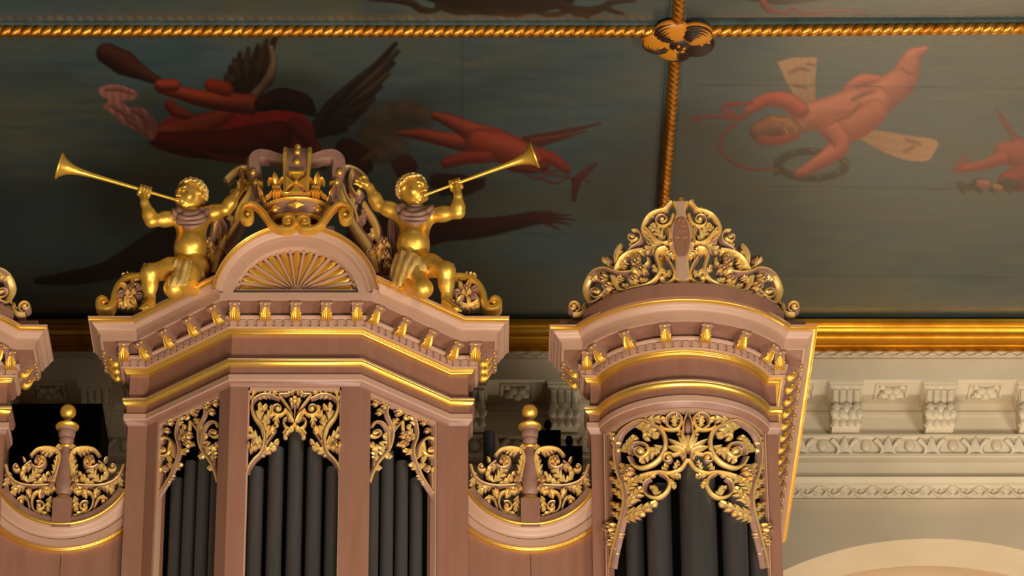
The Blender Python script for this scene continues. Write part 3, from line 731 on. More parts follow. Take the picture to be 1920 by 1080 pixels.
def finial(xc, label, zb):
    Yf_ = YP-.02; root = thing('finial', label, 'finial', (xc, Yf_, zb))
    z = lambda py: zat(py, Yf_)
    mb = MB(); mb.box(xc-.066, Yf_-.075, zb-.03, xc+.066, Yf_+.066, z(942)); mb.build('pedestal', ['pink'], root, 0)
    k = S
    def L(nm, prof, m): 
        mb = MB(); pr = [(r*k, z(py)-z(942)) for r, py in prof]; mb.lathe(pr, (xc, Yf_, z(942)), seg=32); return mb.build(nm, m, root, 40)
    L('ring', [(1, 945), (14, 944), (17, 941), (17, 937), (14, 934), (1, 934)], ['gold'])
    L('shaft', [(1, 937), (13, 936), (11, 930), (13, 927), (15, 922), (16, 915), (15.5, 905), (13.5, 885), (11, 860), (9, 845), (8.5, 838), (1, 838)], ['brown'])
    L('shaft_ring', [(1, 842), (9, 841), (11, 839), (11, 837), (9, 835), (1, 835)], ['gold'])
    L('capital', [(1, 837), (9, 836), (13, 830), (14, 826), (12.5, 823), (15, 819), (16, 811), (15, 809), (16.5, 806), (1, 804)], ['brown'])
    L('disc', [(1, 806), (17, 806), (21, 803), (22, 800), (20, 797.5), (14, 796), (1, 795)], ['gold'])
    L('neck', [(1, 797), (10, 796), (7.5, 792), (6.5, 786), (6, 780), (8, 777), (1, 776)], ['brown'])
    mb = MB(); mb.ball((xc, Yf_, z(772.5)+.0), 15*k, 0, 28, 18); mb.build('ball', ['gold'], root, 60)
    return root
def fret(xc, right, label):
    """pierced acanthus panel on one side of a finial; drawn for the left of the right-hand gap, shifted or mirrored"""
    pxc = 993.0
    class Sh:                                   # draws in the right-hand gap's frame, then moves to xc
        def map(s, q):
            q = np.array(q, float)
            if right: q[:, 0] = 2*pxc-q[:, 0]
            P = PlaneY(YP-.02).map(q); P[:, 0] += xc-xs1; return P
    c = Carve(Sh()); c.t = .02
    c.stem([(882, 874), (890, 895), (908, 908), (935, 913), (972, 911)], 4.2, 3, .035)
    for a, b, w_ in (((884, 880), (900, 908), 8), ((890, 893), (884, 925), 9), ((905, 906), (898, 938), 9), ((925, 911), (902, 922), 9), ((930, 912), (962, 897), 9), ((945, 912), (972, 921), 8)):
        c.leaf(a, b, w_, 3, .1)
    c.leaf((925, 905), (948, 872), 13, 4, .1); c.leaf((925, 905), (912, 886), 8, 2); c.leaf((940, 908), (965, 887), 9, 3, .1)
    c.stem([(975, 905), (980, 885), (984, 862), (978, 846), (960, 841), (940, 844), (928, 856)], 4.2, 3.4, .036)
    c.leaf((972, 898), (979, 856), 11, 4, .05); c.leaf((975, 852), (981, 836), 9, 3); c.leaf((974, 846), (947, 843), 12, 4, -.15)
    c.spiral(945, 866, 16, 2.6, 1.1, 3.6, .036, -1, False); c.flower(945, 866, 8.5, 5, .05)
    c.leaf((934, 872), (914, 885), 8, 2, .1); c.petal((920, 868), -2.2, 12, 3, .03)
    c.spiral(903, 877, 8, .6, 1.0, 2.6, .034, 1, True); c.stem([(914, 880), (922, 872), (930, 866)], 2.4, 2, .03)
    c.ball(914, 888, 2.6, .035); c.ball(913, 893, 2.6, .035); c.ball(917, 896, 2.4, .035)
    c.flower(971, 902, 7, 5, .045); c.flower(972, 917, 7, 5, .045)
    c.stem([(968, 925), (955, 922), (940, 926), (935, 940), (938, 955), (945, 965)], 3.4, 2.6, .034)
    c.spiral(951, 951, 10, -2.2, 1.15, 2.8, .036, 1, True); c.spiral(915, 942, 9, -.8, 1.1, 2.8, .034, -1, True)
    c.stem([(933, 960), (930, 945), (925, 935), (915, 931)], 2.6, 2.2, .03)
    c.leaf((972, 930), (967, 958), 9, 3, .1); c.leaf((942, 958), (972, 971), 7, 3, -.05); c.leaf((935, 962), (952, 971), 6, 2)
    c.tulip(932, 932, -1.9, 16); c.tulip(950, 932, -1.2, 15)
    tag(c.build('fretwork', None), label, 'carving'); return c
for xc, where in ((xs1, 'between the central and right towers'), (xs2, 'between the left and central towers')):
    w2 = 'sagging pink panel with two gilt lines, ' + where
    _, zb, _h = swag(xc, w2)
    finial(xc, 'turned pink finial with gold ball and disc, ' + where, zb)
    fret(xc, False, 'gilt openwork scroll carving left of the ball finial ' + where)
    fret(xc, True, 'gilt openwork scroll carving right of the ball finial ' + where)
# dark wooden chests and pipes inside the case, seen through the gaps
mb = MB(); xl, xr = xat(20, 800, Y0+1.3), xat(190, 800, Y0+1.3); mb.box(xl, Y0+1.3, ZBOT, xr, Y0+1.9, zat(757, Y0+1.3)); tag(mb.build('swell_box', ['black'], None, 0), 'large black wooden box inside the case behind the left ball finial', 'box')
for (pl, pr, top, kn, lab) in ((1006, 1052, 806, 1028, 'black wooden organ pipe with knobbed stopper, nearer the ball finial in the right gap'), (1049, 1092, 836, 1068, 'lower black wooden organ pipe with knobbed stopper beside the right tower')):
    Yk = Y0+.9; r = thing('stopped_pipe', lab, 'organ pipe', (xat(kn, 850, Yk), Yk, ZBOT), 'stopped wooden pipes in the right gap')
    mb = MB(); mb.box(xat(pl, 850, Yk), Yk, ZBOT, xat(pr, 850, Yk), Yk+.16, zat(top, Yk)); mb.build('body', ['black'], r, 0)
    mb = MB(); mb.lathe([(.012, 0), (.014, .05), (.026, .06), (.028, .09), (.018, .115), (.001, .12)], (xat(kn, 850, Yk), Yk+.08, zat(top, Yk)), seg=16); mb.build('knob', ['black'], r, 50)
mb = MB(); mb.lathe([(.045, 0), (.045, zat(812, Y0+.8)-ZBOT), (.001, zat(812, Y0+.8)-ZBOT)], (0, 0, 0), seg=20); o = mb.build('organ_pipe', ['pipe'], None, 40); o.location = (xat(918, 850, Y0+.8), Y0+.8, ZBOT); tag(o, 'dull metal pipe inside the case behind the right gap fretwork, beside the central tower', 'organ pipe')
# lower body of the case down to the floor
mb = MB(); mb.box(LC-1.0, Y0-.1, 0, RC+.8, Y0+3.0, ZBOT); tag(mb.build('organ_case', ['pink'], None, 0), 'plain lower body of the organ case under the towers', 'organ case')
# ------------------------------------------------------------------ pipe shades (carved screens over the pipe openings)
OL = 'gilt pierced leaf carving '
# centre front
c = Carve(PlaneY(YF+.045), mirror=lambda y: 552.6-(np.asarray(y)-800)*.018)
c.t = .012
c.stem([(464, 889), (467, 878), (477, 864), (489, 852), (495, 836), (496, 815), (489, 798), (479, 785), (473, 768), (475, 754), (486, 745), (502, 742), (516, 747), (524, 751)], 5, 2.6, .04)
c.spiral(521, 769, 14.5, .1, 1.2, 3.4, .038, 1, True, lead=[(544, 790), (540, 778)])
c.stem([(548, 780), (541, 766), (530, 750), (524, 742), (540, 741), (553, 735)], 3, 2, .034)
for a, b, w_, n_, bd in (((473, 758), (478, 734), 8, 2, -.1), ((480, 748), (516, 744), 9, 4, -.25), ((490, 806), (488, 757), 11, 3, -.1), ((488, 792), (510, 762), 11, 3, .3), ((492, 820), (498, 782), 12, 4, .1),
        ((494, 834), (467, 802), 11, 3, -.1), ((492, 846), (466, 818), 9, 3, .1), ((492, 838), (505, 800), 9, 2, .1), ((490, 850), (522, 826), 9, 3, .1), ((484, 858), (518, 840), 8, 3, -.1), ((512, 744), (520, 732), 7, 2, 0),
        ((522, 778), (519, 800), 8, 2, .2), ((528, 742), (550, 740), 6, 3, -.1), ((478, 775), (500, 760), 7, 2, .2)):
    c.leaf(a, b, w_, n_, bd)
c.flower(472.5, 841, 10, 4, .055); c.tulip(512, 814, -1.5, 15); c.stem([(492, 850), (503, 830), (512, 816)], 2, 1.6, .03)
c.petal((552, 796), -2.15, 30, 5, .04); c.stem([(552, 796), (546, 806), (536, 802), (532, 792), (537, 786)], 3.2, 2.2, .036)
c.ball(547, 805, 4.5, .05); c.leaf((537, 804), (536, 823), 7, 2, .1); c.stem([(545, 808), (538, 812), (536, 818)], 2.6, 2, .034)
c.ball(552.6, 757, 3.5, .06)
for k in range(5):
    a = -PI/2+(k-2)*.0 + 2*PI*k/5
    if math.cos(a) <= .01: c.petal((552.4+2*math.cos(a), 757+2*math.sin(a)), a, 9, 4, .045)
c.stem([(552.4, 762), (552.4, 792)], 1.2, 1.2, .03)
tag(c.build('pipe_shade'), OL+'above the pipes of the central tower front opening', 'carving')
# canted sides: drawn on the left one, the right one is its mirror image
nrm_off = -.045
CL_ = PlaneV(B, C, nrm_off)
class CR_:
    def map(s, q):
        P = CL_.map(q); P[:, 0] = 2*TC-P[:, 0]; return P
for surf, nm in ((CL_, 'left'), (CR_(), 'right')):
    c = Carve(surf); c.t = .012; c.hs = .5; random.seed(11)
    c.stem([(294, 947), (299, 930), (308, 916), (320, 896), (328, 878), (336, 856), (337, 838), (332, 818), (334, 798), (340, 780), (341, 772)], 4.4, 2.6, .04)
    c.spiral(306, 845, 13, -.3, 1.2, 3.2, .038, 1, True, lead=[(331, 862), (328, 838), (318, 824), (306, 822), (298, 832), (300, 850)] if False else [(330, 858), (327, 838), (322, 828)])
    c.stem([(330, 856), (326, 834), (314, 821), (302, 825), (296, 842), (300, 856), (308, 860)], 3.4, 2.4, .038)
    c.stem([(410, 905), (406, 888), (396, 866), (384, 850), (377, 836), (374, 812), (379, 794), (386, 776), (384, 762), (374, 758), (365, 764)], 4.6, 2.6, .04)
    c.spiral(402, 812, 10, .4, 1.2, 3, .038, 1, True); c.stem([(380, 842), (382, 812), (392, 794), (404, 792), (410, 802)], 3.4, 3, .038)
    c.spiral(366, 776, 7.5, -.6, 1.1, 2.6, .036, -1, True); c.spiral(349, 783, 7, 3.6, 1.1, 2.6, .036, 1, True)
    c.stem([(374, 812), (366, 800), (358, 790), (356, 806), (352, 818)], 2.4, 2, .034)
    for a, b, w_, n_, bd in (((334, 800), (339, 772), 9, 3, .1), ((333, 826), (346, 796), 8, 3, .2), ((330, 862), (322, 830), 9, 3, -.1), ((337, 850), (352, 842), 7, 2, .2), ((324, 884), (316, 855), 8, 2, 0),
            ((326, 880), (340, 868), 7, 2, .2), ((316, 902), (326, 890), 7, 2, 0), ((312, 912), (318, 902), 5, 2, 0), ((380, 800), (366, 786), 8, 3, 0), ((378, 820), (372, 790), 9, 3, 0), ((383, 772), (390, 760), 7, 2, 0), 
            ((388, 858), (391, 828), 9, 3, 0), ((386, 850), (374, 858), 7, 2, 0), ((400, 872), (392, 880), 7, 2, 0), ((378, 836), (386, 812), 7, 2, .1), ((398, 866), (404, 840), 8, 3, 0), ((366, 836), (358, 832), 7, 2, 0), ((345, 842), (336, 850), 7, 2, 0)):
        c.leaf(a, b, w_, n_, bd)
    for x, y, r in ((355, 818), (347, 823), (354, 832), (360, 815), (390, 760), (405, 757), (398, 772), (321, 791), (316, 808)) and ((355, 817, 7), (347, 824, 6), (354, 833, 7), (390, 761, 7), (405, 756, 7), (398, 773, 6.5), (321, 792, 6.5), (315, 808, 5)): c.flower(x, y, r, 5, .05)
    c.tulip(302, 884, -1.9, 12); c.tulip(310, 884, -1.2, 12); c.stem([(302, 918), (303, 898), (304, 886)], 1.6, 1.4, .03); c.tulip(400, 845, -1.3, 12); c.tulip(408, 838, -1.2, 10)
    c.stem([(404, 880), (403, 862), (401, 848)], 1.6, 1.4, .03)
    tag(c.build('pipe_shade'), OL+'above the pipes of the central tower %s canted opening' % nm, 'carving')
# bowed tower
class Bow:
    def map(s, q): return Cyl(RC, RCY, RR-.035).map(q)
c = Carve(Bow(), mirror=lambda y: 1289.6+(np.asarray(y)-800)*.006); c.t = .012; c.hs = .75
c.stem([(1149, 1066), (1153, 1042), (1160, 1012), (1168, 978), (1174, 945), (1172, 915), (1164, 890), (1158, 862), (1158, 838), (1166, 815), (1182, 800), (1204, 790), (1222, 796)], 6.4, 4, .045)
c.stem([(1222, 798), (1238, 806), (1247, 822), (1247, 842), (1238, 860), (1222, 873), (1204, 878), (1190, 872), (1182, 858)], 5, 4.2, .042)
c.spiral(1203, 847, 20, 2.75, 1.55, 4, .042, 1, True)
c.spiral(1254, 861, 12, -.7, 1.3, 3.4, .045, -1, True, lead=[(1283, 864), (1276, 852)])
c.stem([(1287, 863), (1280, 876), (1270, 884), (1255, 888), (1240, 886), (1222, 888), (1204, 893)], 4, 3, .045)
c.stem([(1238, 889), (1250, 896), (1256, 908), (1250, 924), (1236, 934), (1220, 932), (1210, 922), (1212, 906), (1222, 899)], 4, 2.8, .045)
c.leaf((1240, 932), (1220, 914), 8, 3, .2); c.leaf((1232, 935), (1228, 912), 8, 2)
for a, b, w_, n_, bd in (((1200, 797), (1250, 788), 12, 5, -.15), ((1192, 802), (1232, 820), 16, 4, -.35), ((1206, 800), (1214, 826), 11, 3, -.2), ((1164, 846), (1192, 818), 14, 4, .25), ((1160, 858), (1162, 818), 10, 3, -.2),
        ((1245, 838), (1203, 868), 15, 5, .2), ((1240, 850), (1222, 846), 8, 2, .1), ((1172, 930), (1192, 900), 15, 4, -.1), ((1174, 945), (1205, 915), 14, 4, .1), ((1174, 950), (1190, 930), 10, 3, .1), ((1172, 962), (1232, 942), 13, 5, .15),
        ((1168, 975), (1208, 962), 11, 4, .1), ((1164, 895), (1148, 866), 9, 3, .1), ((1168, 920), (1148, 896), 9, 3, .1), ((1172, 940), (1152, 918), 9, 3, .1), ((1170, 962), (1150, 944), 9, 3, .1), ((1168, 978), (1152, 962), 8, 3, .1),
        ((1182, 900), (1228, 888), 12, 4, .15), ((1242, 888), (1250, 872), 8, 2, 0), ((1266, 886), (1272, 866), 8, 3, -.1), ((1252, 896), (1266, 914), 9, 3, .1), ((1256, 894), (1276, 894), 8, 3, -.1), ((1172, 905), (1168, 870), 10, 3, .1), ((1160, 1015), (1166, 995), 8, 3, 0), ((1152, 1050), (1156, 1020), 9, 3, 0),
        ((1186, 872), (1170, 880), 7, 2, 0), ((1262, 798), (1272, 778), 8, 3, -.1), ((1152, 830), (1150, 812), 7, 2, 0)):
    c.leaf(a, b, w_, n_, bd, h=.042)
c.flower(1184, 886, 8, 5, .06); c.flower(1178, 896, 6, 5, .055); c.flower(1150, 990, 10, 6, .06); c.flower(1154, 1006, 6, 5, .05); c.flower(1148, 1018, 6, 5, .05)
c.stem([(1262, 806), (1252, 798), (1252, 784), (1264, 776), (1276, 782), (1276, 796), (1268, 806), (1250, 806), (1240, 800)], 3.6, 2.6, .042)
c.leaf((1268, 806), (1262, 782), 9, 3)
# middle palmette
for a, L, W in ((-2.05, 32, 7), (-2.5, 40, 8), (-2.85, 34, 7), (-1.8, 42, 8)): c.petal((1287, 850), a, L, W, .05)
c.stem([(1284, 862), (1284, 840), (1281, 815), (1284, 790), (1289, 774)], 4, 2, .046); c.leaf((1284, 830), (1272, 806), 9, 3); c.leaf((1282, 800), (1276, 782), 7, 2)
c.petal((1289, 815), -PI/2-.02, 26, 6, .055, mi=1); c.ball(1289, 822, 5, .06, 1)
c.stem([(1289, 850), (1289, 822)], 5, 4, .055)
c.stem([(1290, 864), (1284, 868), (1278, 880)], 3.5, 2.6, .045)
tag(c.build('pipe_shade'), OL+'above the five pipes of the bow-fronted right tower', 'carving')

# ------------------------------------------------------------------ cresting of the bowed towers
def cresting(xc, mirrored, label, year=True):
    surf = Cyl(RC, CRY, CRR-.06)
    class Sf:
        def map(s, q):
            P = surf.map(q)
            if xc != RC: P[:, 0] = 2*TC-P[:, 0]
            return P
    root = thing('cresting', label, 'carving', (xc, Y0-.4, zrt(.29, 592)+.08))
    c = Carve(Sf(), mirror=lambda y: 1276.5+(np.asarray(y)-400)*.024); c.t = .03
    c.stem([(1259, 380), (1253, 386), (1246, 394), (1232, 398), (1219, 405), (1210, 418), (1206, 433), (1211, 446), (1222, 456)], 3.4, 4.6, .04)
    c.stem([(1258, 381), (1254, 378), (1252, 383), (1257, 386)], 2.2, 1.6, .03)
    c.stem([(1256, 434), (1250, 428), (1236, 424), (1230, 413), (1236, 402), (1250, 398), (1258, 408), (1260, 422)], 4, 3.6, .04) if False else None
    c.spiral(1243, 415, 14, .9, 1.35, 3.6, .042, 1, True, lead=[(1262, 405), (1258, 418)])
    c.leaf((1236, 401), (1250, 396), 7, 3); c.leaf((1215, 410), (1252, 394), 8, 4, -.2); c.leaf((1212, 440), (1224, 424), 8, 3, .2)
    c.stem([(1254, 456), (1244, 458), (1232, 452), (1222, 440), (1213, 430)], 4, 3, .042)
    c.leaf((1246, 458), (1224, 422), 15, 4, .1); c.leaf((1244, 456), (1209, 436), 11, 4, -.1); c.leaf((1250, 460), (1202, 476), 13, 5, .1); c.leaf((1248, 462), (1214, 456), 9, 3, 0)
    c.spiral(1188, 447, 9, .2, 1.1, 3, .038, 1, True); c.stem([(1180, 478), (1188, 466), (1202, 456), (1204, 444), (1198, 434), (1188, 434)], 3, 2.8, .038)
    c.leaf((1180, 478), (1188, 452), 8, 3, .1)
    c.stem([(1208, 470), (1196, 471), (1182, 475), (1168, 486), (1160, 500), (1156, 512)], 4, 3.6, .042)
    c.leaf((1176, 478), (1200, 482), 10, 4, .1); c.leaf((1166, 488), (1176, 488), 7, 2, 0); c.leaf((1170, 484), (1162, 462), 9, 2, -.1)
    c.petal((1158, 502), -1.45, 44, 5, .04, curl=.2); c.leaf((1160, 506), (1176, 492), 9, 3, .1)
    c.tulip(1145, 498, -2.0, 19); c.stem([(1157, 507), (1150, 501), (1145, 498)], 2.4, 2, .034)
    c.stem([(1112, 518), (1124, 508), (1140, 505), (1156, 511), (1174, 514), (1196, 511)], 4.6, 4, .046); c.leaf((1140, 506), (1116, 510), 8, 3, -.2); c.leaf((1132, 507), (1112, 526), 9, 3, .1)
    c.flower(1197, 495, 9, 6, .055, mi=0); c.flower(1207, 509, 9, 6, .055); c.flower(1192, 527, 8, 6, .05); c.ball(1194, 511, 8, .06); c.leaf((1176, 516), (1172, 504), 7, 2); c.leaf((1178, 518), (1190, 532), 10, 4, -.1)
    c.stem([(1216, 486), (1216, 494), (1209, 502)], 3, 2.4, .035)
    c.stem([(1113, 516), (1106, 528), (1102, 545), (1106, 560), (1114, 569), (1124, 566), (1133, 560)], 4.4, 3.4, .042)
    c.spiral(1123, 549, 12, .4, 1.25, 3.2, .04, 1, True); c.stem([(1134, 553), (1140, 545), (1136, 534), (1128, 528)], 3, 2.4, .036)
    c.flower(1138, 525, 8.5, 5, .05); c.flower(1146, 540, 8.5, 5, .05); c.leaf((1120, 566), (1150, 556), 8, 3, -.1); c.leaf((1135, 552), (1148, 555), 7, 2)
    c.stem([(1152, 520), (1156, 534), (1166, 546), (1182, 548)], 5, 3.6, .042); c.leaf((1168, 546), (1152, 556), 9, 3, .1)
    c.leaf((1156, 530), (1168, 520), 8, 3)
    c.stem([(1248, 466), (1236, 470), (1231, 482), (1236, 498), (1238, 512), (1230, 526), (1216, 536), (1198, 541), (1180, 545)], 5, 3.6, .044)
    c.leaf((1236, 476), (1264, 484), 11, 4, -.15); c.leaf((1238, 470), (1252, 470), 8, 3); c.leaf((1236, 500), (1248, 518), 10, 4, .1); c.leaf((1234, 514), (1226, 500), 8, 2, 0); c.leaf((1226, 530), (1202, 526), 10, 4, -.1); c.leaf((1210, 538), (1186, 540), 9, 4, .1); c.leaf((1190, 542), (1170, 536), 8, 3)
    c.stem([(1250, 486), (1258, 498), (1264, 512), (1262, 526), (1252, 534), (1242, 530), (1240, 522)], 3.8, 2.6, .042); c.ball(1243, 525, 5, .05); c.leaf((1258, 506), (1254, 518), 8, 2)
    c.leaf((1262, 460), (1254, 452), 6, 2)
    c.stem([(1250, 434), (1254, 446), (1252, 456)], 3, 2.4, .036)
    c.build('scrollwork', root)
    # end volutes on the little blocks
    e = Carve(Sf(), mirror=lambda y: 1276.5+(np.asarray(y)-400)*.024)
    class Fl:
        def map(s, q):
            q = np.array(q, float); P = PlaneY(Y0-.20).map(q)
            if xc != RC: P[:, 0] = 2*TC-P[:, 0]
            return P
    for mirr in (False, True):
      e = Carve(Fl()); e.t = .05
      if mirr: e.surf = type('Fm', (), {'map': lambda s, q: Fl().map(np.stack([2*1282-np.asarray(q)[:, 0], np.asarray(q)[:, 1], np.asarray(q)[:, 2]], 1))})()
      e.spiral(1075, 579, 13, 1.2, 1.4, 4, .05, -1, True, lead=[(1098, 578), (1092, 588), (1082, 592)]); e.stem([(1098, 580), (1090, 591), (1074, 592)], 4, 3.5, .05)
      e.leaf((1086, 588), (1104, 566), 7, 3); e.leaf((1090, 586), (1110, 576), 6, 2)
      e.build('end_scroll', root)
    # cartouche
    k = Carve(Sf()); k.t = .04
    mx = lambda y: 1276.5+(y-400)*.024
    half = [(380.5, 14), (384, 14), (390, 10), (400, 8.5), (414, 11), (424, 17), (432, 22), (446, 20), (460, 21), (470, 22), (478, 14), (490, 12), (510, 13), (526, 15), (533, 8), (537, 0)]
    k.poly([(mx(y)-w_, y) for y, w_ in half]+[(mx(y)+w_, y) for y, w_ in half[::-1][1:]], .035, 0, 1.2)
    k.poly([(mx(y)-max(w_-3, 0), y+(1.6 if i == 0 else 0)-(3 if w_ < 9 and y > 500 else 0)) for i, (y, w_) in enumerate(half)]+[(mx(y)+max(w_-3, 0), y+(1.6 if y < 381 else 0)-(3 if w_ < 9 and y > 500 else 0)) for y, w_ in half[::-1][1:]], .042, 1, 1.0)
    shd = k.build('shield', root, ('gilt', 'pale'))
    ov = Carve(Sf()); ov.t = .0; ov.poly([(1277.8+(y_-450)*.02+15.5*math.copysign(abs(math.cos(a))**.8, math.cos(a)), y_) for a in np.linspace(0, 2*PI, 36, endpoint=False) for y_ in (451.5+38.5*math.sin(a),)], .056, 1, 2.5); ov.build('plaque', shd, ('gilt', 'pink'))
    for sg in (-1, 1):
        pass
    d = Carve(Sf(), mirror=lambda y: 1276.5+(np.asarray(y)-400)*.024); d.t = 0
    d.stem([(1254, 434), (1256, 446), (1255, 456)], 3.2, 2.6, .06); d.spiral(1257, 459, 4.5, 0, 1.1, 1.8, .06, 1, True)
    d.build('side_scroll', root)
    if year:
        g = Carve(Sf()); g.t = -.050
        def st(p, wd=1.5): g.stem(p, wd, wd, .060, pink=False)
        st([(1271.5, 424), (1273.5, 421.5), (1273.7, 440)]); st([(1271.8, 440), (1275.6, 440)], .8)
        for cy_, r in ((426, 4.0), (435.5, 4.9)):
            st([(1281+r*math.cos(a), cy_+r*1.05*math.sin(a)) for a in np.linspace(0, 2*PI, 13)], 1.15)
        for x in (1266.5, 1279.5): st([(x, 456), (x+.2, 453.5), (x+9.5, 453.5), (x+6.5, 461), (x+4.5, 473)], 1.2)
        g.build('year_lettering', shd, ('mould', 'mould'))
    mb = MB(); P = Sf().map(np.array([(1276, 376, -.01)]))[0]; mb.ball(P, 8*S, 0, 20, 12); mb.lathe([(.018, -.035), (.026, -.026), (.012, -.015)], P, seg=16); mb.build('ball', ['gold'], root, 60)
    return root
cresting(RC, False, 'gilt openwork cresting with the 1877 shield on the bowed right tower')
cresting(LC, True, 'gilt openwork cresting on the bowed tower at the left edge of the photo', False)
# ------------------------------------------------------------------ crown over the arch
YK = YF-.20
crown = thing('crown_carving', 'pink and gilt royal crown carving on top of the arched pediment', 'carving', (TC, YK, zap))
KX = xat(557.5, 370, YK)
zk = lambda py, d=0: zat(py, YK-d)
def kring(r0, r1, p0, p1, bul, nm, m, ry=.75, seg=56):
    """band of the circlet between picture heights p0 (top) and p1 (bottom), seen in front"""
    mb = MB(); P = []
    z0, z1 = zk(p0, r0*ry), zk(p1, r1*ry)
    for t, (ri) in ((0, -.02), (0, 0), (.5, bul), (1, 0), (1, -.02)):
        r = r0+(r1-r0)*t+ri; z = z0+(z1-z0)*t
        P.append([(KX+r*math.cos(a), YK-r*ry*math.sin(a), z) for a in np.linspace(0, 2*PI, seg, endpoint=False)])
    mb.grid(P, 0, close_v=True); return mb.build(nm, m, circ or crown, 60)
circ = None
circ = kring(.222, .180, 371, 399, .006, 'circlet', ['brown'])
kring(.232, .226, 367, 374, .014, 'circlet_rim', ['gold']); kring(.192, .184, 396, 402, .014, 'circlet_rim', ['gold'])
def kp(ang, py, r):                                   # point on the circlet, ang from the front
    return (KX+r*math.sin(ang), YK-r*.75*math.cos(ang), zk(py, .75*r*1.0))
mb = MB(); 
c0 = kp(0, 384, .212); z_ = .030
P = [(-.062, 0), (-.045, .008), (0, z_), (.045, .008), (.062, 0), (.045, -.008), (0, -z_), (-.045, -.008)]
mb.add([(c0[0]+a, c0[1]-.004, c0[2]+b) for a, b in P]+[(c0[0], c0[1]-.030, c0[2])]+[(c0[0]+a, c0[1]+.02, c0[2]+b) for a, b in P], [(i, (i+1) % 8, 8) for i in range(8)]+[(i, (i+1) % 8, 9+(i+1) % 8, 9+i) for i in range(8)])
mb.ball((c0[0], c0[1]-.02, c0[2]), .013, 0, 10, 6); mb.build('diamond_jewel', ['gold'], circ, 20)
for ang in (-.80, .80, -1.3, 1.3):
    mb = MB(); c = kp(ang, 385, .206); mb.ball(c, .026, 0, 14, 9, (1, .9, 1.1))
    for s_ in (-1, 1): mb.ball((c[0]+s_*.034*math.cos(ang), c[1]+s_*.034*math.sin(ang)*.75, c[2]), .010, 0, 8, 6)
    mb.build('oval_jewel', ['gold'], circ, 60)
# front arch of the crown: pink strap with gold edges and pearls, then the cross pattee
class KP(PlaneY): pass
front = KP(YK-.17)
c = Carve(KP(YK-.175)); c.t = .03
def lathe_y(): pass
mb = MB()
zs_ = [zat(p, YK-.17) for p in (366, 345, 322, 300, 284, 270, 266)]; ys_ = [.0, -.01, -.02, -.005, .02, .06, .13]
xw = [.088*.52*2*.5+.0 for _ in zs_]
hwk = [.083, .086, .09, .094, .094, .094, .094]
def strap(u0, u1, dep, m, nm):
    mb = MB(); P = []
    for z, y, h_ in zip(zs_, ys_, hwk): P.append([(KX+h_*u0, YK-.17+y, z), (KX+h_*u0, YK-.17+y-dep, z+dep*.2), (KX+h_*u1, YK-.17+y-dep, z+dep*.2), (KX+h_*u1, YK-.17+y, z), (KX+h_*u1, YK-.17+y+.03, z), (KX+h_*u0, YK-.17+y+.03, z)])
    mb.grid(P, 0, close_v=True); mb.f.append([0, 1, 2, 3, 4, 5]); mb.m.append(0); mb.f.append([36+i for i in range(6)]); mb.m.append(0)
    return mb.build(nm, m, strp or crown, 30)
strp = None
strp = strap(-.95, .95, .004, ['brown'], 'strap'); strap(-1.05, -.78, .016, ['gold'], 'strap_edge'); strap(.78, 1.05, .016, ['gold'], 'strap_edge')
for py, yy in ((307, -.015), (285, .01), (271, .045)):
    mb = MB(); mb.ball((KX, YK-.17+yy-.008, zat(py, YK-.17)), .024, 0, 14, 9); mb.build('pearl', ['gold'], strp, 60)
c = Carve(PlaneY(YK-.205)); c.t = .02
for a in (0, 1, 2, 3):                               # four flared arms of the cross
    th = -PI/2+a*PI/2; cx0, cy0 = 555.5, 344
    dx, dy = math.cos(th), math.sin(th)*.95
    L1 = 20.5
    pts = [(cx0+dx*2-dy*2.0, cy0+dy*2+dx*2.0)]+[(cx0+dx*L1*t-dy*(2+11.5*t**1.6), cy0+dy*L1*t+dx*(2+11.5*t**1.6)) for t in (.4, .7, 1)]+[(cx0+dx*L1*t+dy*(2+11.5*t**1.6), cy0+dy*L1*t-dx*(2+11.5*t**1.6)) for t in (1, .7, .4)]+[(cx0+dx*2+dy*2, cy0+dy*2-dx*2)]
    c.poly(pts, .022, 0, 1.2)
c.poly([(541, 323), (571, 323), (570, 328), (542, 328)], .03, 0, 1); c.ball(555.5, 344, 4, .045)
c.build('cross_pattee', crown, ('gold', 'gold'), 30)
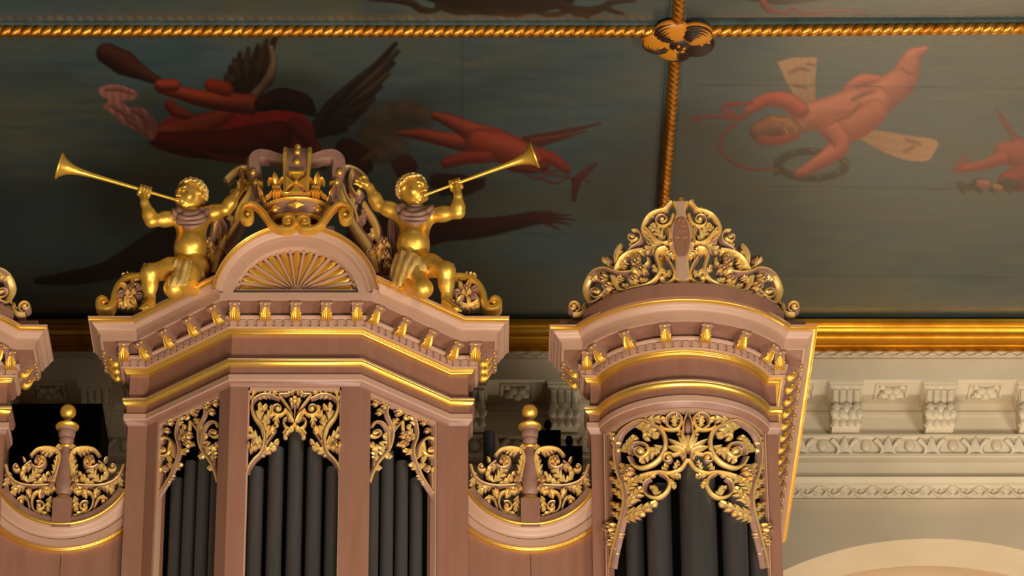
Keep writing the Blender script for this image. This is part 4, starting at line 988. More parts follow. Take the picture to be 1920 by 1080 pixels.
for sg in (-1, 1):                                   # fleurs-de-lis and the little scrolls that link them to the cross
    f = Carve(PlaneY(YK-.15)); f.t = .02; fx = 555.5+sg*37
    mxs = lambda pts: [(fx+sg*x, y) for x, y in pts]
    t_ = -PI/2+sg*.18
    f.petal((fx, 352), t_, 26, 8.5, .055); f.ball(fx+sg*1, 340, 5, .06)
    for s2 in (-1, 1):
        f.stem([(fx+s2*2, 354), (fx+s2*6, 344), (fx+s2*11, 338), (fx+s2*15, 342), (fx+s2*14, 347)], 3.2, 2.2, .045, pink=False)
    f.poly([(fx-8, 354), (fx+8, 354), (fx+8, 358), (fx-8, 358)], .055, 0, 1)
    f.petal((fx, 358), PI/2-.5, 14, 4, .045); f.petal((fx, 358), PI/2+.5, 14, 4, .045); f.petal((fx, 358), PI/2, 14, 4, .05)
    f.stem([(fx-sg*7, 360), (fx-sg*14, 366), (fx-sg*24, 366), (fx-sg*32, 358), (fx-sg*36, 350)], 2.4, 2, .045, pink=False)
    f.stem([(fx+sg*9, 362), (fx+sg*14, 368), (fx+sg*20, 372)], 2.6, 2, .04, pink=False)
    f.build('fleur_de_lis', crown, ('gold', 'gold'), 50)
    # side arch: heavy pink loop with pearls on its outer edge
    mb = MB(); K = [(sg*70, 372), (sg*73, 350), (sg*76, 330), (sg*79, 312), (sg*77, 300), (sg*68, 294), (sg*52, 295), (sg*34, 300), (sg*14, 303)]
    pts = cr([(555.5+a, b) for a, b in K], 5); n = len(pts); dps = np.linspace(0, .10, n)
    P = at_y(pts[:, 0], pts[:, 1], YK+.0); T = np.gradient(P[:, [0, 2]], axis=0); T /= np.linalg.norm(T, axis=1)[:, None]; rows = []
    for i in range(n):
        nx, nz = -T[i][1], T[i][0]; w_ = .028+.022*math.sin(PI*i/(n-1)); d_ = .05
        rows.append([(P[i][0]+nx*w_*u, P[i][1]+v*d_, P[i][2]+nz*w_*u) for u, v in ((-1, -.5), (-.7, -1), (.7, -1), (1, -.5), (1, 1), (-1, 1))])
    mb.grid(rows, 0, close_v=True); mb.f.append(list(range(6))); mb.m.append(0); mb.f.append([6*(n-1)+i for i in range(6)]); mb.m.append(0)
    sst = mb.build('side_strap', ['brown'], crown, 50)
    for px_, py_ in ((80, 323), (74.5, 341), (80, 318)) [:2]:
        mb = MB(); q = at_y(555.5+sg*(px_+1), py_, YK-.06); mb.ball(q, .022, 0, 12, 8, (1, 1, 1.15)); mb.build('pearl', ['gold'], sst, 60)
    st = Carve(PlaneY(YK-.08)); st.t = .03
    st.petal((555.5+sg*66, 374), -PI/2+sg*.25, 28, 4, .05); st.petal((555.5+sg*60, 376), -PI/2+sg*.5, 24, 3.4, .05); st.poly([(555.5+sg*62, 346), (555.5+sg*72, 344), (555.5+sg*73, 349), (555.5+sg*63, 351)], .05, 0, 1)
    st.petal((555.5+sg*57, 384), -PI/2+sg*.5, 18, 3.4, .04)
    st.build('side_leaf', crown, ('gold', 'brown'), 50)
# ribbon scrolls under the crown
for sg in (-1, 1):
    pts = cr([(30, 404)] , 1) if False else None
    e = []
    for i in range(26):                               # inner volute
        t = i/25; a = -PI*.5+ (1-t)*1.35*2*PI; r = 3.5+10.5*t; e.append((14.5+r*math.cos(PI-a), 415.5+r*math.sin(a)*-1))
    inner = [(15+ (3.5+11*(i/22))*math.cos(2.2*PI*(1-i/22)+PI/2), 416+(3.5+11*(i/22))*math.sin(2.2*PI*(1-i/22)+PI/2)*1.0) for i in range(23)]
    mid = [(34, 429), (48, 419), (60, 402), (72, 388), (84, 383)]
    outer = [(92-15*math.sin(-0+2.0*PI*(i/22)*1.0)*-1*(1-.7*i/22) if False else 91+(14-10*(i/22))*math.cos(-PI/2+2.1*PI*i/22), 402+(17-12*(i/22))*math.sin(-PI/2+2.1*PI*i/22)) for i in range(23)]
    P2 = np.array(inner+mid+outer); P2[:, 0] = 555.5+sg*P2[:, 0]
    P2 = cr(P2, 2)
    Q = at_y(P2[:, 0], P2[:, 1], YK-.20); n = len(Q)
    T = np.gradient(Q[:, [0, 2]], axis=0); T /= np.linalg.norm(T, axis=1)[:, None]+1e-9
    mb = MB(); rows = []
    for i in range(n):
        nx, nz = -T[i][1], T[i][0]; h_ = .017
        rows.append([(Q[i][0]+nx*h_*u, Q[i][1]+v, Q[i][2]+nz*h_*u) for u, v in ((-1, -.02), (-.5, -.034), (.5, -.034), (1, -.02), (1, .055), (-1, .055))])
    mb.grid(rows, 0, close_v=True); mb.f.append(list(range(6))); mb.m.append(0); mb.f.append([6*(n-1)+i for i in range(6)]); mb.m.append(0)
    for cx0, cy0, r_ in ((15, 416, 4.6), (91, 404, 4.6)):
        q = at_y(555.5+sg*cx0, cy0, YK-.20); mb.ball((q[0], q[1]-.02, q[2]), r_*S, 0, 12, 8)
    mb.build('ribbon_scroll', ['gold'], crown, 50)
mb = MB(); mb.box(KX-.26, YF-.16, zap-.015, KX+.26, YF+.06, zap+.05); mb.build('saddle', ['brown'], crown, 0)

# ------------------------------------------------------------------ carved wings of foliage beside the crown and the end brackets
YB = YF+.05
def side_foliage(sg, label):
    c = Carve(PlaneY(YB)); c.t = .05; X = lambda x: 555.5+sg*x
    L = lambda a, b, w_, n_=3, bd=0, **k: c.leaf((X(a[0]), a[1]), (X(b[0]), b[1]), w_, n_, bd*sg, **k)
    St = lambda pts, a, b=None, h=.05, **k: c.stem([(X(x), y) for x, y in pts], a, b, h, **k)
    St([(152, 520), (146, 490), (134, 462), (118, 440), (104, 415), (92, 385), (84, 355), (84, 333), (92, 321), (106, 322), (120, 330), (132, 342)], 13, 6, .07)
    St([(150, 510), (158, 480), (156, 450), (150, 425), (140, 405), (128, 385)], 10, 6, .06)
    St([(86, 352), (92, 372), (104, 390), (112, 408), (114, 425)], 6, 4, .08)
    St([(104, 326), (100, 342), (104, 360), (114, 376)], 6, 4, .08)
    c.ball(X(118), 368, 7, .09); c.ball(X(118), 368, 11, .06, 1)
    for a, b, w_ in (((110, 400), (100, 362), 9), ((118, 420), (130, 385), 10), ((122, 432), (108, 402), 9), ((132, 448), (118, 436), 9), ((138, 458), (146, 420), 10), ((142, 470), (126, 452), 8), ((128, 440), (152, 448), 9), ((116, 410), (98, 398), 9), ((136, 470), (158, 470), 8)):
        L(a, b, w_, 3, .1, mi=1 if random.random() < .45 else 0)
    c.flower(X(165), 466, 11, 5, .09); c.flower(X(168), 488, 9, 5, .09); c.flower(X(170), 506, 8, 5, .08); c.flower(X(150), 478, 8, 5, .08)
    c.spiral(X(140), 482, 10, .5, 1.2, 3.5, .075, sg, True)
    L((150, 520), (186, 500), 9, 3); L((150, 516), (140, 500), 8, 3)
    tag(c.build('acanthus_wing', None), label, 'carving')
side_foliage(-1, 'pink and gilt carved acanthus wing between the crown and the left trumpeter')
side_foliage(1, 'pink and gilt carved acanthus wing between the crown and the right trumpeter')
def end_bracket(sg, label):
    X = lambda x: 560.5+sg*x
    class Sb:
        def map(s, q):
            return PlaneY(Y0-.17).map(q)
    root = thing('scroll_bracket', label, 'carving', (TC+sg*1.2, Y0-.17, zt0))
    pts = [(370, 574), (374, 567), (371, 562), (363, 562), (360, 568)]
    mb = MB(); K = cr([(359+ (0), 572), (362, 566), (369, 564), (375, 569), (374, 578), (364, 583), (354, 581), (348, 570), (345, 555), (338, 540), (326, 529), (310, 523), (290, 522), (276, 524)], 5)
    Q = at_y(np.array([X(x) for x in K[:, 0]]), K[:, 1], Y0-.17); n = len(Q); T = np.gradient(Q[:, [0, 2]], axis=0); T /= np.linalg.norm(T, axis=1)[:, None]+1e-9; rows = []
    for i in range(n):
        nx, nz = -T[i][1], T[i][0]; h_ = .013+.012*math.sin(PI*i/n)
        rows.append([(Q[i][0]+nx*h_*u, Q[i][1]+v, Q[i][2]+nz*h_*u) for u, v in ((-1, -.05), (-.5, -.065), (.5, -.065), (1, -.05), (1, .06), (-1, .06))])
    mb.grid(rows, 0, close_v=True); mb.f.append(list(range(6))); mb.m.append(0); mb.f.append([6*(n-1)+i for i in range(6)]); mb.m.append(0)
    q = at_y(X(366), 572, Y0-.17); mb.ball((q[0], q[1]-.045, q[2]), .018, 0, 12, 8); mb.build('scroll', ['gold'], root, 50)
    c = Carve(Sb()); c.t = .03
    L = lambda a, b, w_, n_=3, bd=0: c.leaf((X(a[0]), a[1]), (X(b[0]), b[1]), w_, n_, bd*sg, h=.05)
    L((296, 524), (332, 520), 10, 4, -.1); L((300, 527), (318, 524), 8, 3)
    for k in range(7):
        a = 2*PI*k/7+.4; c.petal((X(314)+6*math.cos(a), 554+5*math.sin(a)), a, 22, 6.5, .055, curl=.5*sg, mi=0 if k % 3 else 1)
    c.flower(X(314), 552, 9, 5, .085, mi=0); c.spiral(X(312), 555, 26, .4, .85, 4, .05, sg, False)
    L((300, 577), (338, 574), 9, 4, .1); L((296, 566), (276, 574), 9, 3); L((338, 560), (330, 578), 8, 3)
    L((286, 540), (272, 552), 8, 3); c.flower(X(286), 508, 8, 5, .06); c.flower(X(279), 512, 7, 5, .06)
    c.build('acanthus_rosette', root)
    mb = MB(); mb.box(TC+sg*1.02-.0 if sg > 0 else TC-1.44, Y0-.20, zt0-.01, TC+1.44 if sg > 0 else TC-1.02, Y0-.02, zt0+.028); mb.build('plinth', ['brown'], root, 0)
end_bracket(-1, 'gilt scroll bracket with leaf rosette on the left end of the central cornice')
end_bracket(1, 'gilt scroll bracket with leaf rosette on the right end of the central cornice')
# ------------------------------------------------------------------ gilded trumpeting putti: one smooth body each, from blended volumes
def surface_nets(D, org, h):
    nx, ny, nz = D.shape; neg = D < 0
    cs = [(i, j, k) for i in (0, 1) for j in (0, 1) for k in (0, 1)]
    sl = lambda A, c: A[c[0]:nx-1+c[0], c[1]:ny-1+c[1], c[2]:nz-1+c[2]]
    tot = sum(sl(neg, c).astype(np.int8) for c in cs); act = (tot > 0) & (tot < 8)
    I0 = np.argwhere(act); idx = -np.ones(act.shape, int); idx[act] = np.arange(len(I0))
    val = {c: D[I0[:, 0]+c[0], I0[:, 1]+c[1], I0[:, 2]+c[2]] for c in cs}
    cnt = np.zeros(len(I0)); pos = np.zeros((len(I0), 3))
    for a in cs:
        for ax_ in range(3):
            if a[ax_] == 0:
                b = list(a); b[ax_] = 1; b = tuple(b); va, vb = val[a], val[b]; m = (va < 0) != (vb < 0)
                t = np.where(m, va/(va-vb+1e-12), 0)
                for q in range(3): pos[:, q] += np.where(m, a[q]+(t if q == ax_ else 0), 0)
                cnt += m
    V = (I0+pos/cnt[:, None])*h+org
    Fs = []
    for ax_ in range(3):
        u, v = [(1, 2), (2, 0), (0, 1)][ax_]
        A = [slice(None)]*3; Bs = [slice(None)]*3; A[ax_] = slice(0, -1); Bs[ax_] = slice(1, None)
        na = neg[tuple(A)]; nb = neg[tuple(Bs)]; m = na != nb
        I = np.argwhere(m); ok = (I[:, u] > 0) & (I[:, v] > 0) & (I[:, u] < D.shape[u]-1) & (I[:, v] < D.shape[v]-1); I = I[ok]
        fl = na[tuple(I.T)]
        def g(du, dv):
            J = I.copy(); J[:, u] -= du; J[:, v] -= dv; return idx[tuple(J.T)]
        q = np.stack([g(0, 0), g(1, 0), g(1, 1), g(0, 1)], 1); q[fl] = q[fl][:, ::-1]; Fs.append(q)
    return V, np.concatenate(Fs)
def sdf_mesh(name, prims, h, mats, parent, smooth_it=1):
    pts = np.concatenate([np.array([p[1], p[2]]) if p[0] == 'cap' else np.array([p[1]]) for p in prims])
    rm = max(max(np.ravel(p[3])) if p[0] == 'cap' else max(p[2]) for p in prims)
    lo = pts.min(0)-rm-.03; hi = pts.max(0)+rm+.03; n = np.ceil((hi-lo)/h).astype(int)
    D = np.full(n, 1.0)
    axs = [lo[i]+np.arange(n[i])*h for i in range(3)]
    for p in prims:
        k = p[-1]; pad = k*1.6+3*h
        if p[0] == 'cap': c = np.array([p[1], p[2]]); r = max(p[3]); b0, b1 = c.min(0)-r-pad, c.max(0)+r+pad
        else: r = max(p[2]); b0, b1 = np.array(p[1])-r-pad, np.array(p[1])+r+pad
        i0 = np.clip(((b0-lo)/h).astype(int), 0, n); i1 = np.clip(((b1-lo)/h).astype(int)+2, 0, n); s_ = tuple(slice(a, b) for a, b in zip(i0, i1))
        G = np.stack(np.meshgrid(axs[0][s_[0]], axs[1][s_[1]], axs[2][s_[2]], indexing='ij'), -1)
        if p[0] == 'cap':
            a, b = np.array(p[1]), np.array(p[2]); ba = b-a; L = ba@ba+1e-12; t = np.clip(((G-a)@ba)/L, 0, 1); d = np.linalg.norm(G-a-t[..., None]*ba, axis=-1)-(p[3][0]+(p[3][1]-p[3][0])*t)
        else:
            R = p[3]; q = (G-np.array(p[1]))@R.T; rr = np.array(p[2]); k0 = np.linalg.norm(q/rr, axis=-1); k1 = np.linalg.norm(q/rr**2, axis=-1)+1e-9; d = k0*(k0-1)/k1
        cur = D[s_]
        if p[0] == 'sub':
            kk = p[-1]; hh = np.clip(.5-.5*(cur+d)/kk, 0, 1); D[s_] = cur+(-d-cur)*hh+kk*hh*(1-hh)
        else:
            hh = np.clip(.5+.5*(cur-d)/k, 0, 1); D[s_] = cur+(d-cur)*hh-k*hh*(1-hh)
    V, Fq = surface_nets(D, lo, h)
    mb = MB(); mb.v = [tuple(p) for p in V]; mb.f = [list(map(int, f)) for f in Fq]; mb.m = [0]*len(Fq)
    o = mb.build(name, mats, parent, 180)
    return o
I3 = np.eye(3)
def rotm(f, u=(0, 0, 1)):
    """rows: side, forward, up of a frame looking along f"""
    f = np.array(f, float); f /= np.linalg.norm(f); u = np.array(u, float); s_ = np.cross(f, u); s_ /= np.linalg.norm(s_); return np.stack([s_, f, np.cross(s_, f)])
YSP = YF+.02                                   # depth of the kneeling figures
def putto(sg, label, J, tlabel):
    """sg -1 left figure, +1 right; J: joints as (px, py, towards the nave)"""
    P = lambda j: np.array(at_y(j[0], j[1], YSP-j[2]))
    g = {k: P(v) for k, v in J.items() if not isinstance(v, list) and k != 'look'}
    foot0 = g['foot_a']
    root = thing('putto_statue', label, 'statue', (g['hip'][0], YSP, foot0[2]-.04))
    r = lambda px: px*S
    pr = []
    cap = lambda a, b, ra, rb, k=.02: pr.append(('cap', np.array(a), np.array(b), (r(ra), r(rb)), k))
    ell = lambda c, rr, R=I3, k=.02: pr.append(('ell', np.array(c), np.array([r(x) for x in rr]), R, k))
    Rh = rotm(np.array(J['look'], float)); g['mouth'] = g['head']+Rh.T@np.array((0, r(30.5), r(-15)))
    # torso
    m = lambda a, b, t: g[a]*(1-t)+g[b]*t
    cap(g['chest'], g['belly'], 27, 28, .03); cap(g['belly'], g['hip'], 29, 27, .03)
    ell(g['belly']+np.array((0, -.05, 0)), (25, 22, 22), I3, .04)
    for s_ in ('sh_a', 'sh_b'):
        cap(m('chest', s_, .15), g[s_], 22, 15, .035); ell(m('chest', s_, .45)+np.array((0, -.065, -.01)), (14, 9, 12), I3, .02)
    cap(g['chest'], g['neck'], 22, 15, .03); cap(g['neck'], g['head'], 14, 15, .02)
    # rolls of baby fat at the waist, navel
    # arms
    for s_, hold in (('a', True), ('b', False)):
        cap(g['sh_'+s_], g['el_'+s_], 15, 11.5, .018); cap(m('sh_'+s_, 'el_'+s_, .45), m('sh_'+s_, 'el_'+s_, .5), 15, 15, .02)
        cap(g['el_'+s_], g['wr_'+s_], 12.5, 8, .014); ell(m('el_'+s_, 'wr_'+s_, .35), (13, 13, 13), I3, .02)
        wr, ha = g['wr_'+s_], g['ha_'+s_]; d = ha-wr; d /= np.linalg.norm(d)
        if hold:
            td = P(J['bell'])-g['mouth']; td /= np.linalg.norm(td); side = np.cross(td, d); side /= np.linalg.norm(side); up = np.cross(side, td)
            tube_c = g['mouth']+td*np.dot(ha-g['mouth'], td)
            palm = tube_c-up*r(9)*np.sign(np.dot(up, d)) ; upd = up*np.sign(np.dot(up, d))
            cap(wr, palm, 8, 8, .010); cap(palm-td*r(7), palm+td*r(7), 6, 6, .006)
            for k_ in range(4):                        # fingers close over the tube
                o_ = tube_c+td*r((k_-1.5)*6.0)
                ring = [o_-upd*r(9)+side*r(5)*-1, o_-side*r(8)-upd*r(1), o_-side*r(4)+upd*r(6.5), o_+side*r(3)+upd*r(6), o_+side*r(7)+upd*r(0)]
                rad = (3.4, 3.1, 3.0, 2.8, 2.5)
                for i in range(4): cap(ring[i], ring[i+1], rad[i], rad[i+1], .0022)
            th = [tube_c-upd*r(9)-td*r(8), tube_c+side*r(7)-td*r(9)-upd*r(3), tube_c+side*r(6)-td*r(8)+upd*r(5)]
            cap(th[0], th[1], 4.6, 4.0, .005); cap(th[1], th[2], 4.0, 3.2, .004)
        else:
            fw = d; side = np.array((0, -1.0, 0)); lat = np.cross(fw, side); lat /= np.linalg.norm(lat)
            cap(wr, wr+fw*r(12), 8, 9, .012); pc = wr+fw*r(14)
            for k_, (ln, rd) in enumerate(((15, 3.6), (18, 3.8), (17, 3.7), (13, 3.2))):
                b_ = pc+lat*r((k_-1.5)*6.3); dr = fw+lat*(k_-1.5)*.07+side*.1; m1 = b_+dr*r(ln*.5)+np.array((0, -1, 0))*r(1); m2 = m1+(dr*.8-np.array((0, 0, .55)))*r(ln*.5)
                cap(b_, m1, rd-.2, rd-.5, .0025); cap(m1, m2, rd-.5, rd-1.2, .0025)
            t0 = wr+fw*r(6)+side*r(5); t1 = t0+(fw*.7+side*.6-lat*.7*1)*r(9); cap(t0, t1, 4.4, 3.8, .005); cap(t1, t1+fw*r(7), 3.8, 3.0, .004)
    # legs: 'a' foot planted, 'b' kneeling
    cap(g['hip_a'], g['kn_a'], 22, 16.5, .025); ell(m('hip_a', 'kn_a', .4), (22, 22, 21), I3, .03); ell(g['kn_a'], (16.5, 16.5, 17), I3, .02)
    cap(g['kn_a'], g['an_a'], 15.5, 9.5, .02); ell(m('kn_a', 'an_a', .38)+np.array((0, .02, 0)), (15.5, 16, 20), I3, .02)
    fd = g['toe_a']-g['foot_a']; cap(g['an_a'], g['foot_a'], 10, 9.5, .015); cap(g['foot_a'], g['toe_a'], 9.5, 6.5, .015)
    fn = fd/np.linalg.norm(fd); lt_ = np.cross(fn, (0, 0, 1)); lt_ /= np.linalg.norm(lt_)
    for k_ in range(5):
        b_ = g['toe_a']+lt_*r((k_-2)*3.4); cap(b_-fn*r(2), b_+fn*r(5-.6*abs(k_-1)), 3.6 if k_ == 0 else 3, 2.8 if k_ == 0 else 2.2, .004)
    cap(g['hip_b'], g['kn_b'], 24, 17.5, .025); ell(m('hip_b', 'kn_b', .4), (24, 24, 24), I3, .03); ell(g['kn_b'], (18, 18, 17), I3, .02)
    cap(g['kn_b'], g['an_b'], 16, 10, .02); cap(g['an_b'], g['toe_b'], 10, 7, .015)
    # head in its own frame
    f = np.array(J['look'], float); R = rotm(f); hc = g['head']; H = lambda s_, fo, u: hc+R.T@np.array((r(s_), r(fo), r(u)))
    ell(hc, (25, 27, 28), R, .012); ell(H(0, -6, 5), (26, 24, 23), R, .02)            # skull
    ell(H(0, 12, -12), (18, 15, 14), R, .02); ell(H(0, 19, -22), (7, 7, 6), R, .012)    # jaw, chin
    for s_ in (-1, 1):
        ell(H(s_*13, 15, -10), (10.5, 9.5, 10), R, .012)                                # puffed cheeks
        pr.append(('sub', H(s_*9, 28, 3), np.array((r(6.5), r(6), r(4.2))), R, .006))   # eye sockets
        ell(H(s_*9, 22.5, 2.2), (5.2, 4.6, 3.9), R, .003)                               # eyeballs
        cap(H(s_*4, 26.5, 8), H(s_*15, 21.5, 8.5), 2.6, 2.0, .006)                      # brows
        cap(H(s_*6, 26, 4.6), H(s_*13.5, 22.5, 4.0), 1.2, 1.0, .003)                    # lids
        ell(H(s_*25.5, -3, -2), (4.6, 7.0, 9.5), R, .004); pr.append(('sub', H(s_*29, -2, -1), np.array((r(2.5), r(3.4), r(5))), R, .003))
        ell(H(s_*3.2, 29.5, -6.2), (2.6, 2.8, 2.2), R, .004)
    cap(H(0, 26.5, 5), H(0, 31, -4), 2.6, 3.6, .006); ell(H(0, 32, -5), (3.3, 3.2, 2.9), R, .004)
    cap(H(-4.5, 28, -13.2), H(4.5, 28, -13.2), 2.2, 2.2, .004); cap(H(-4, 27.6, -17), H(4, 27.6, -17), 2.4, 2.4, .004); pr.append(('sub', H(0, 31, -15), np.array((r(5), r(3.5), r(1.4))), R, .003))
    body = sdf_mesh('body', pr, .005, ['gold'], root)
    # hair: curls over the crown and back of the head
    mb = MB(); rnd = random.Random(5+sg)
    n = 0
    for k_ in range(150):
        z_ = 1-2*(k_+.5)/150; th = k_*2.39996; x_, y_ = math.sqrt(1-z_*z_)*math.cos(th), math.sqrt(1-z_*z_)*math.sin(th)
        if z_ < -.5 or y_ > (.62 if z_ > .6 else .34 if z_ > .3 else .06 if z_ > 0 else -.22): continue
        c = H(x_*26.5, y_*26.5-3.5, z_*27+2.5); nn = R.T@np.array((x_, y_, z_)); t1 = np.cross(nn, (0.3, .2, 1)); t1 /= np.linalg.norm(t1); t2 = np.cross(nn, t1)
        a0 = rnd.random()*6; pts = []
        for i in range(9):
            a = a0+i*.7; rr = r(6.4)*(1-.085*i); pts.append(c+nn*r(.4+.45*i)+(t1*math.cos(a)+t2*math.sin(a))*rr)
        mb.tube(pts, np.linspace(r(2.9), r(1.8), 9), 6)
    mb.build('hair', ['gilt'], body, 60)
    # scarf round the neck: shallow bib with folds
    me = body.data; nv = len(me.vertices); co = np.zeros(nv*3); me.vertices.foreach_get('co', co); co = co.reshape(-1, 3)
    nrm = np.zeros(nv*3); me.vertices.foreach_get('normal', nrm); nrm = nrm.reshape(-1, 3)
    bpx, bpy_ = proj(co); quads = np.array([p.vertices[:] for p in me.polygons])
    def cloth(nm, inside, disp, m):
        keep = inside(bpx, bpy_, co); fq = quads[keep[quads].all(1)]
        if len(fq) == 0: return
        used = np.unique(fq); mp_ = -np.ones(nv, int); mp_[used] = np.arange(len(used)); n_ = len(used)
        d_ = disp(bpx[used], bpy_[used], co[used]); V1 = co[used]+nrm[used]*d_[:, None]; V0 = co[used]-nrm[used]*.006
        f1 = mp_[fq]; ed = np.concatenate([f1[:, [i, (i+1) % 4]] for i in range(4)]); es = {(a, b) for a, b in ed.tolist()}
        rim = [(a, b) for a, b in es if (b, a) not in es]
        mb = MB(); mb.v = [tuple(p) for p in np.vstack([V1, V0])]; mb.f = f1.tolist()+(f1[:, ::-1]+n_).tolist()+[[b, a, a+n_, b+n_] for a, b in rim]; mb.m = [0]*len(mb.f)
        return mb.build(nm, m, root, 180)
    nx_, ny_ = J['neck'][0], J['neck'][1]; hx, hy = J['head'][0], J['head'][1]
    def in_bib(x, y, c):
        u = (x-nx_-1)/36.0
        return (abs(u) < 1) & (y < ny_+33-26*u*u) & (y > ny_-6) & (np.hypot((x-hx)/1.0, y-hy) > 29.5) & (np.linalg.norm(c-g['head'], axis=1) > r(31.5))
    def bib_disp(x, y, c):
        rr = np.hypot((x-nx_)/1.15, (y-ny_+14)*1.25); return .013+.005*np.sin(rr*.62+.3*np.sin(x*.12))
    cloth('scarf', in_bib, bib_disp, ['brown'])
    # cloak hanging behind the shoulder on the side of the crown
    K = [P(q) for q in J['cloak_l']]; Kr = [P(q) for q in J['cloak_r']]; K = cr(K, 5); Kr = cr(Kr, 5); rows = []
    for a, b in zip(K, Kr):
        rows.append([a+(b-a)*u+np.array((0, .03*math.cos(u*PI*5.0)-.02, 0))*(.4+.6*min(1, 3*abs(u-.5)+.3)) for u in np.linspace(0, 1, 31)])
    rows = np.array(rows); back = rows+np.array((0, .02, 0))
    mb = MB(); mb.grid(np.concatenate([rows, back[::-1]]), 0, close_u=True); mb.build('cloak', ['brown'], root, 60)
    # loincloth: folded drape over the hips
    dl = [P(q) for q in J['drape_t']]; db = [P(q) for q in J['drape_b']]; T_ = cr(dl, 6); B_ = cr(db, 6); rows = []
    for t in np.linspace(0, 1, 14):
        rows.append([a*(1-t)+b*t+np.array((0, -.028*math.sin(t*PI)-.010*math.sin(i*1.35+t*5)-.004*math.sin(i*2.9-t*8), .008*math.sin(i*1.6+t*3))) for i, (a, b) in enumerate(zip(T_, B_))])
    rows = np.array(rows); back = rows+np.array((0, .018, 0)); mb = MB(); mb.grid(np.concatenate([rows, back[::-1]]), 0, close_u=True); mb.build('drape', ['gilt'], root, 60)
    if sg < 0: cloth('loincloth', lambda x, y, c: (abs(x-337+.25*(y-512)) < 17) & (y > 488) & (y < 536), lambda x, y, c: .012+.006*np.sin(x*.55+y*.2), ['gilt'])
    # trumpet, held to the lips: a thing of its own
    a, b = g['mouth'], g['bell']; L = np.linalg.norm(b-a); d = (b-a)/L
    t = thing('trumpet', tlabel, 'trumpet', tuple(a))
    mb = MB(); prof = [(.0005, -.006), (.016, -.005), (.019, .0), (.013, .02), (.0105, .05), (.0125, L*.3), (.0150, L*.55), (.019, L*.74), (.026, L*.83), (.036, L*.89), (.052, L*.94), (.078, L*.985), (.090, L), (.088, L+.006), (.070, L-.01), (.040, L*.93), (.020, L*.85), (.0005, L*.80)]
    mb.lathe(prof, a, d, 28); mb.build('tube', ['gold'], t, 60)
    mb = MB(); mb.lathe([(.083, L*.988), (.092, L*.994), (.097, L+.001), (.094, L+.010), (.086, L+.008)], a, d, 28); mb.build('bell_rim', ['gold'], t, 60)
    return root
Lj = dict(head=(357, 366, .12), look=(-.76, -.62, -.22), neck=(356, 397, .10), chest=(359, 428, .10), belly=(357, 466, .11), hip=(357, 494, .08),
    sh_a=(334, 408, .12), el_a=(284, 414, .20), wr_a=(271, 380, .25), ha_a=(270, 362, .25), sh_b=(386, 403, .08), el_b=(424, 392, .08), wr_b=(446, 360, .12), ha_b=(458, 344, .13),
    hip_a=(343, 500, .12), kn_a=(281, 512, .32), an_a=(281, 558, .26), foot_a=(281, 568, .27), toe_a=(270, 576, .36),
    hip_b=(368, 502, .12), kn_b=(326, 540, .30), an_b=(385, 545, .05), toe_b=(402, 540, -.04), mouth=(328, 377, .20), bell=(112, 311, .34),
    cloak_l=[(392, 398, -.02), (394, 430, -.02), (388, 470, -.02), (372, 520, -.02)], cloak_r=[(402, 398, .02), (426, 430, .0), (420, 480, .0), (398, 530, -.0)],
    drape_t=[(328, 492, .12), (335, 506, .24), (350, 505, .26), (372, 490, .2)], drape_b=[(322, 520, .18), (326, 535, .26), (340, 548, .22), (392, 535, .1)])
putto(-1, 'gilded kneeling winged-child statue blowing a trumpet to the left, left of the crown'.replace('winged-child', 'cherub'), Lj, 'long thin gilded trumpet pointing up to the left, blown by the left cherub')
Rj = dict(head=(775, 357, .12), look=(.74, -.64, -.20), neck=(777, 390, .10), chest=(778, 424, .10), belly=(775, 460, .12), hip=(773, 488, .10),
    sh_a=(806, 404, .12), el_a=(859, 398, .20), wr_a=(859, 368, .25), ha_a=(856, 352, .25), sh_b=(748, 400, .09), el_b=(709, 384, .09), wr_b=(693, 352, .13), ha_b=(682, 343, .14),
    hip_a=(790, 492, .14), kn_a=(836, 508, .32), an_a=(838, 558, .26), foot_a=(838, 568, .27), toe_a=(856, 579, .35),
    hip_b=(765, 500, .16), kn_b=(793, 541, .32), an_b=(745, 540, .05), toe_b=(728, 538, -.04), mouth=(803, 373, .20), bell=(1001, 291, .34),
    cloak_l=[(728, 402, .02), (726, 440, .0), (730, 490, .0), (722, 520, .0)], cloak_r=[(744, 398, .0), (748, 440, -.02), (752, 480, -.02), (756, 520, -.02)],
    drape_t=[(740, 478, .14), (756, 470, .24), (778, 474, .27), (796, 486, .22)], drape_b=[(728, 535, .14), (744, 540, .28), (764, 520, .32), (800, 506, .30)])
putto(1, 'gilded kneeling cherub statue blowing a trumpet to the right, right of the crown', Rj, 'long thin gilded trumpet pointing up to the right, blown by the right cherub')
# ------------------------------------------------------------------ painted ceiling: canvases between rope mouldings
STEP = 2.0; GX0, GX1, GY0, GY1 = -200, 2120, -160, 610
NX = int((GX1-GX0)/STEP); NY = int((GY1-GY0)/STEP)
IMG = np.zeros((NY, NX, 3)); YY, XX = np.mgrid[0:NY, 0:NX]; XX = GX0+XX*STEP; YY = GY0+YY*STEP
def L3(c): return np.array(lin(*c)[:3])
rng = np.random.RandomState(3)
def vnoise(sx, sy):
    a = rng.rand(int((GY1-GY0)/sy)+3, int((GX1-GX0)/sx)+3); u = (XX-GX0)/sx; v = (YY-GY0)/sy; i = u.astype(int); j = v.astype(int); fu = u-i; fv = v-j
    fu = fu*fu*(3-2*fu); fv = fv*fv*(3-2*fv)
    return (a[j, i]*(1-fu)+a[j, i+1]*fu)*(1-fv)+(a[j+1, i]*(1-fu)+a[j+1, i+1]*fu)*fv
n1 = .5*vnoise(260, 90)+.3*vnoise(110, 40)+.2*vnoise(50, 14); n2 = .6*vnoise(180, 60)+.4*vnoise(60, 10)
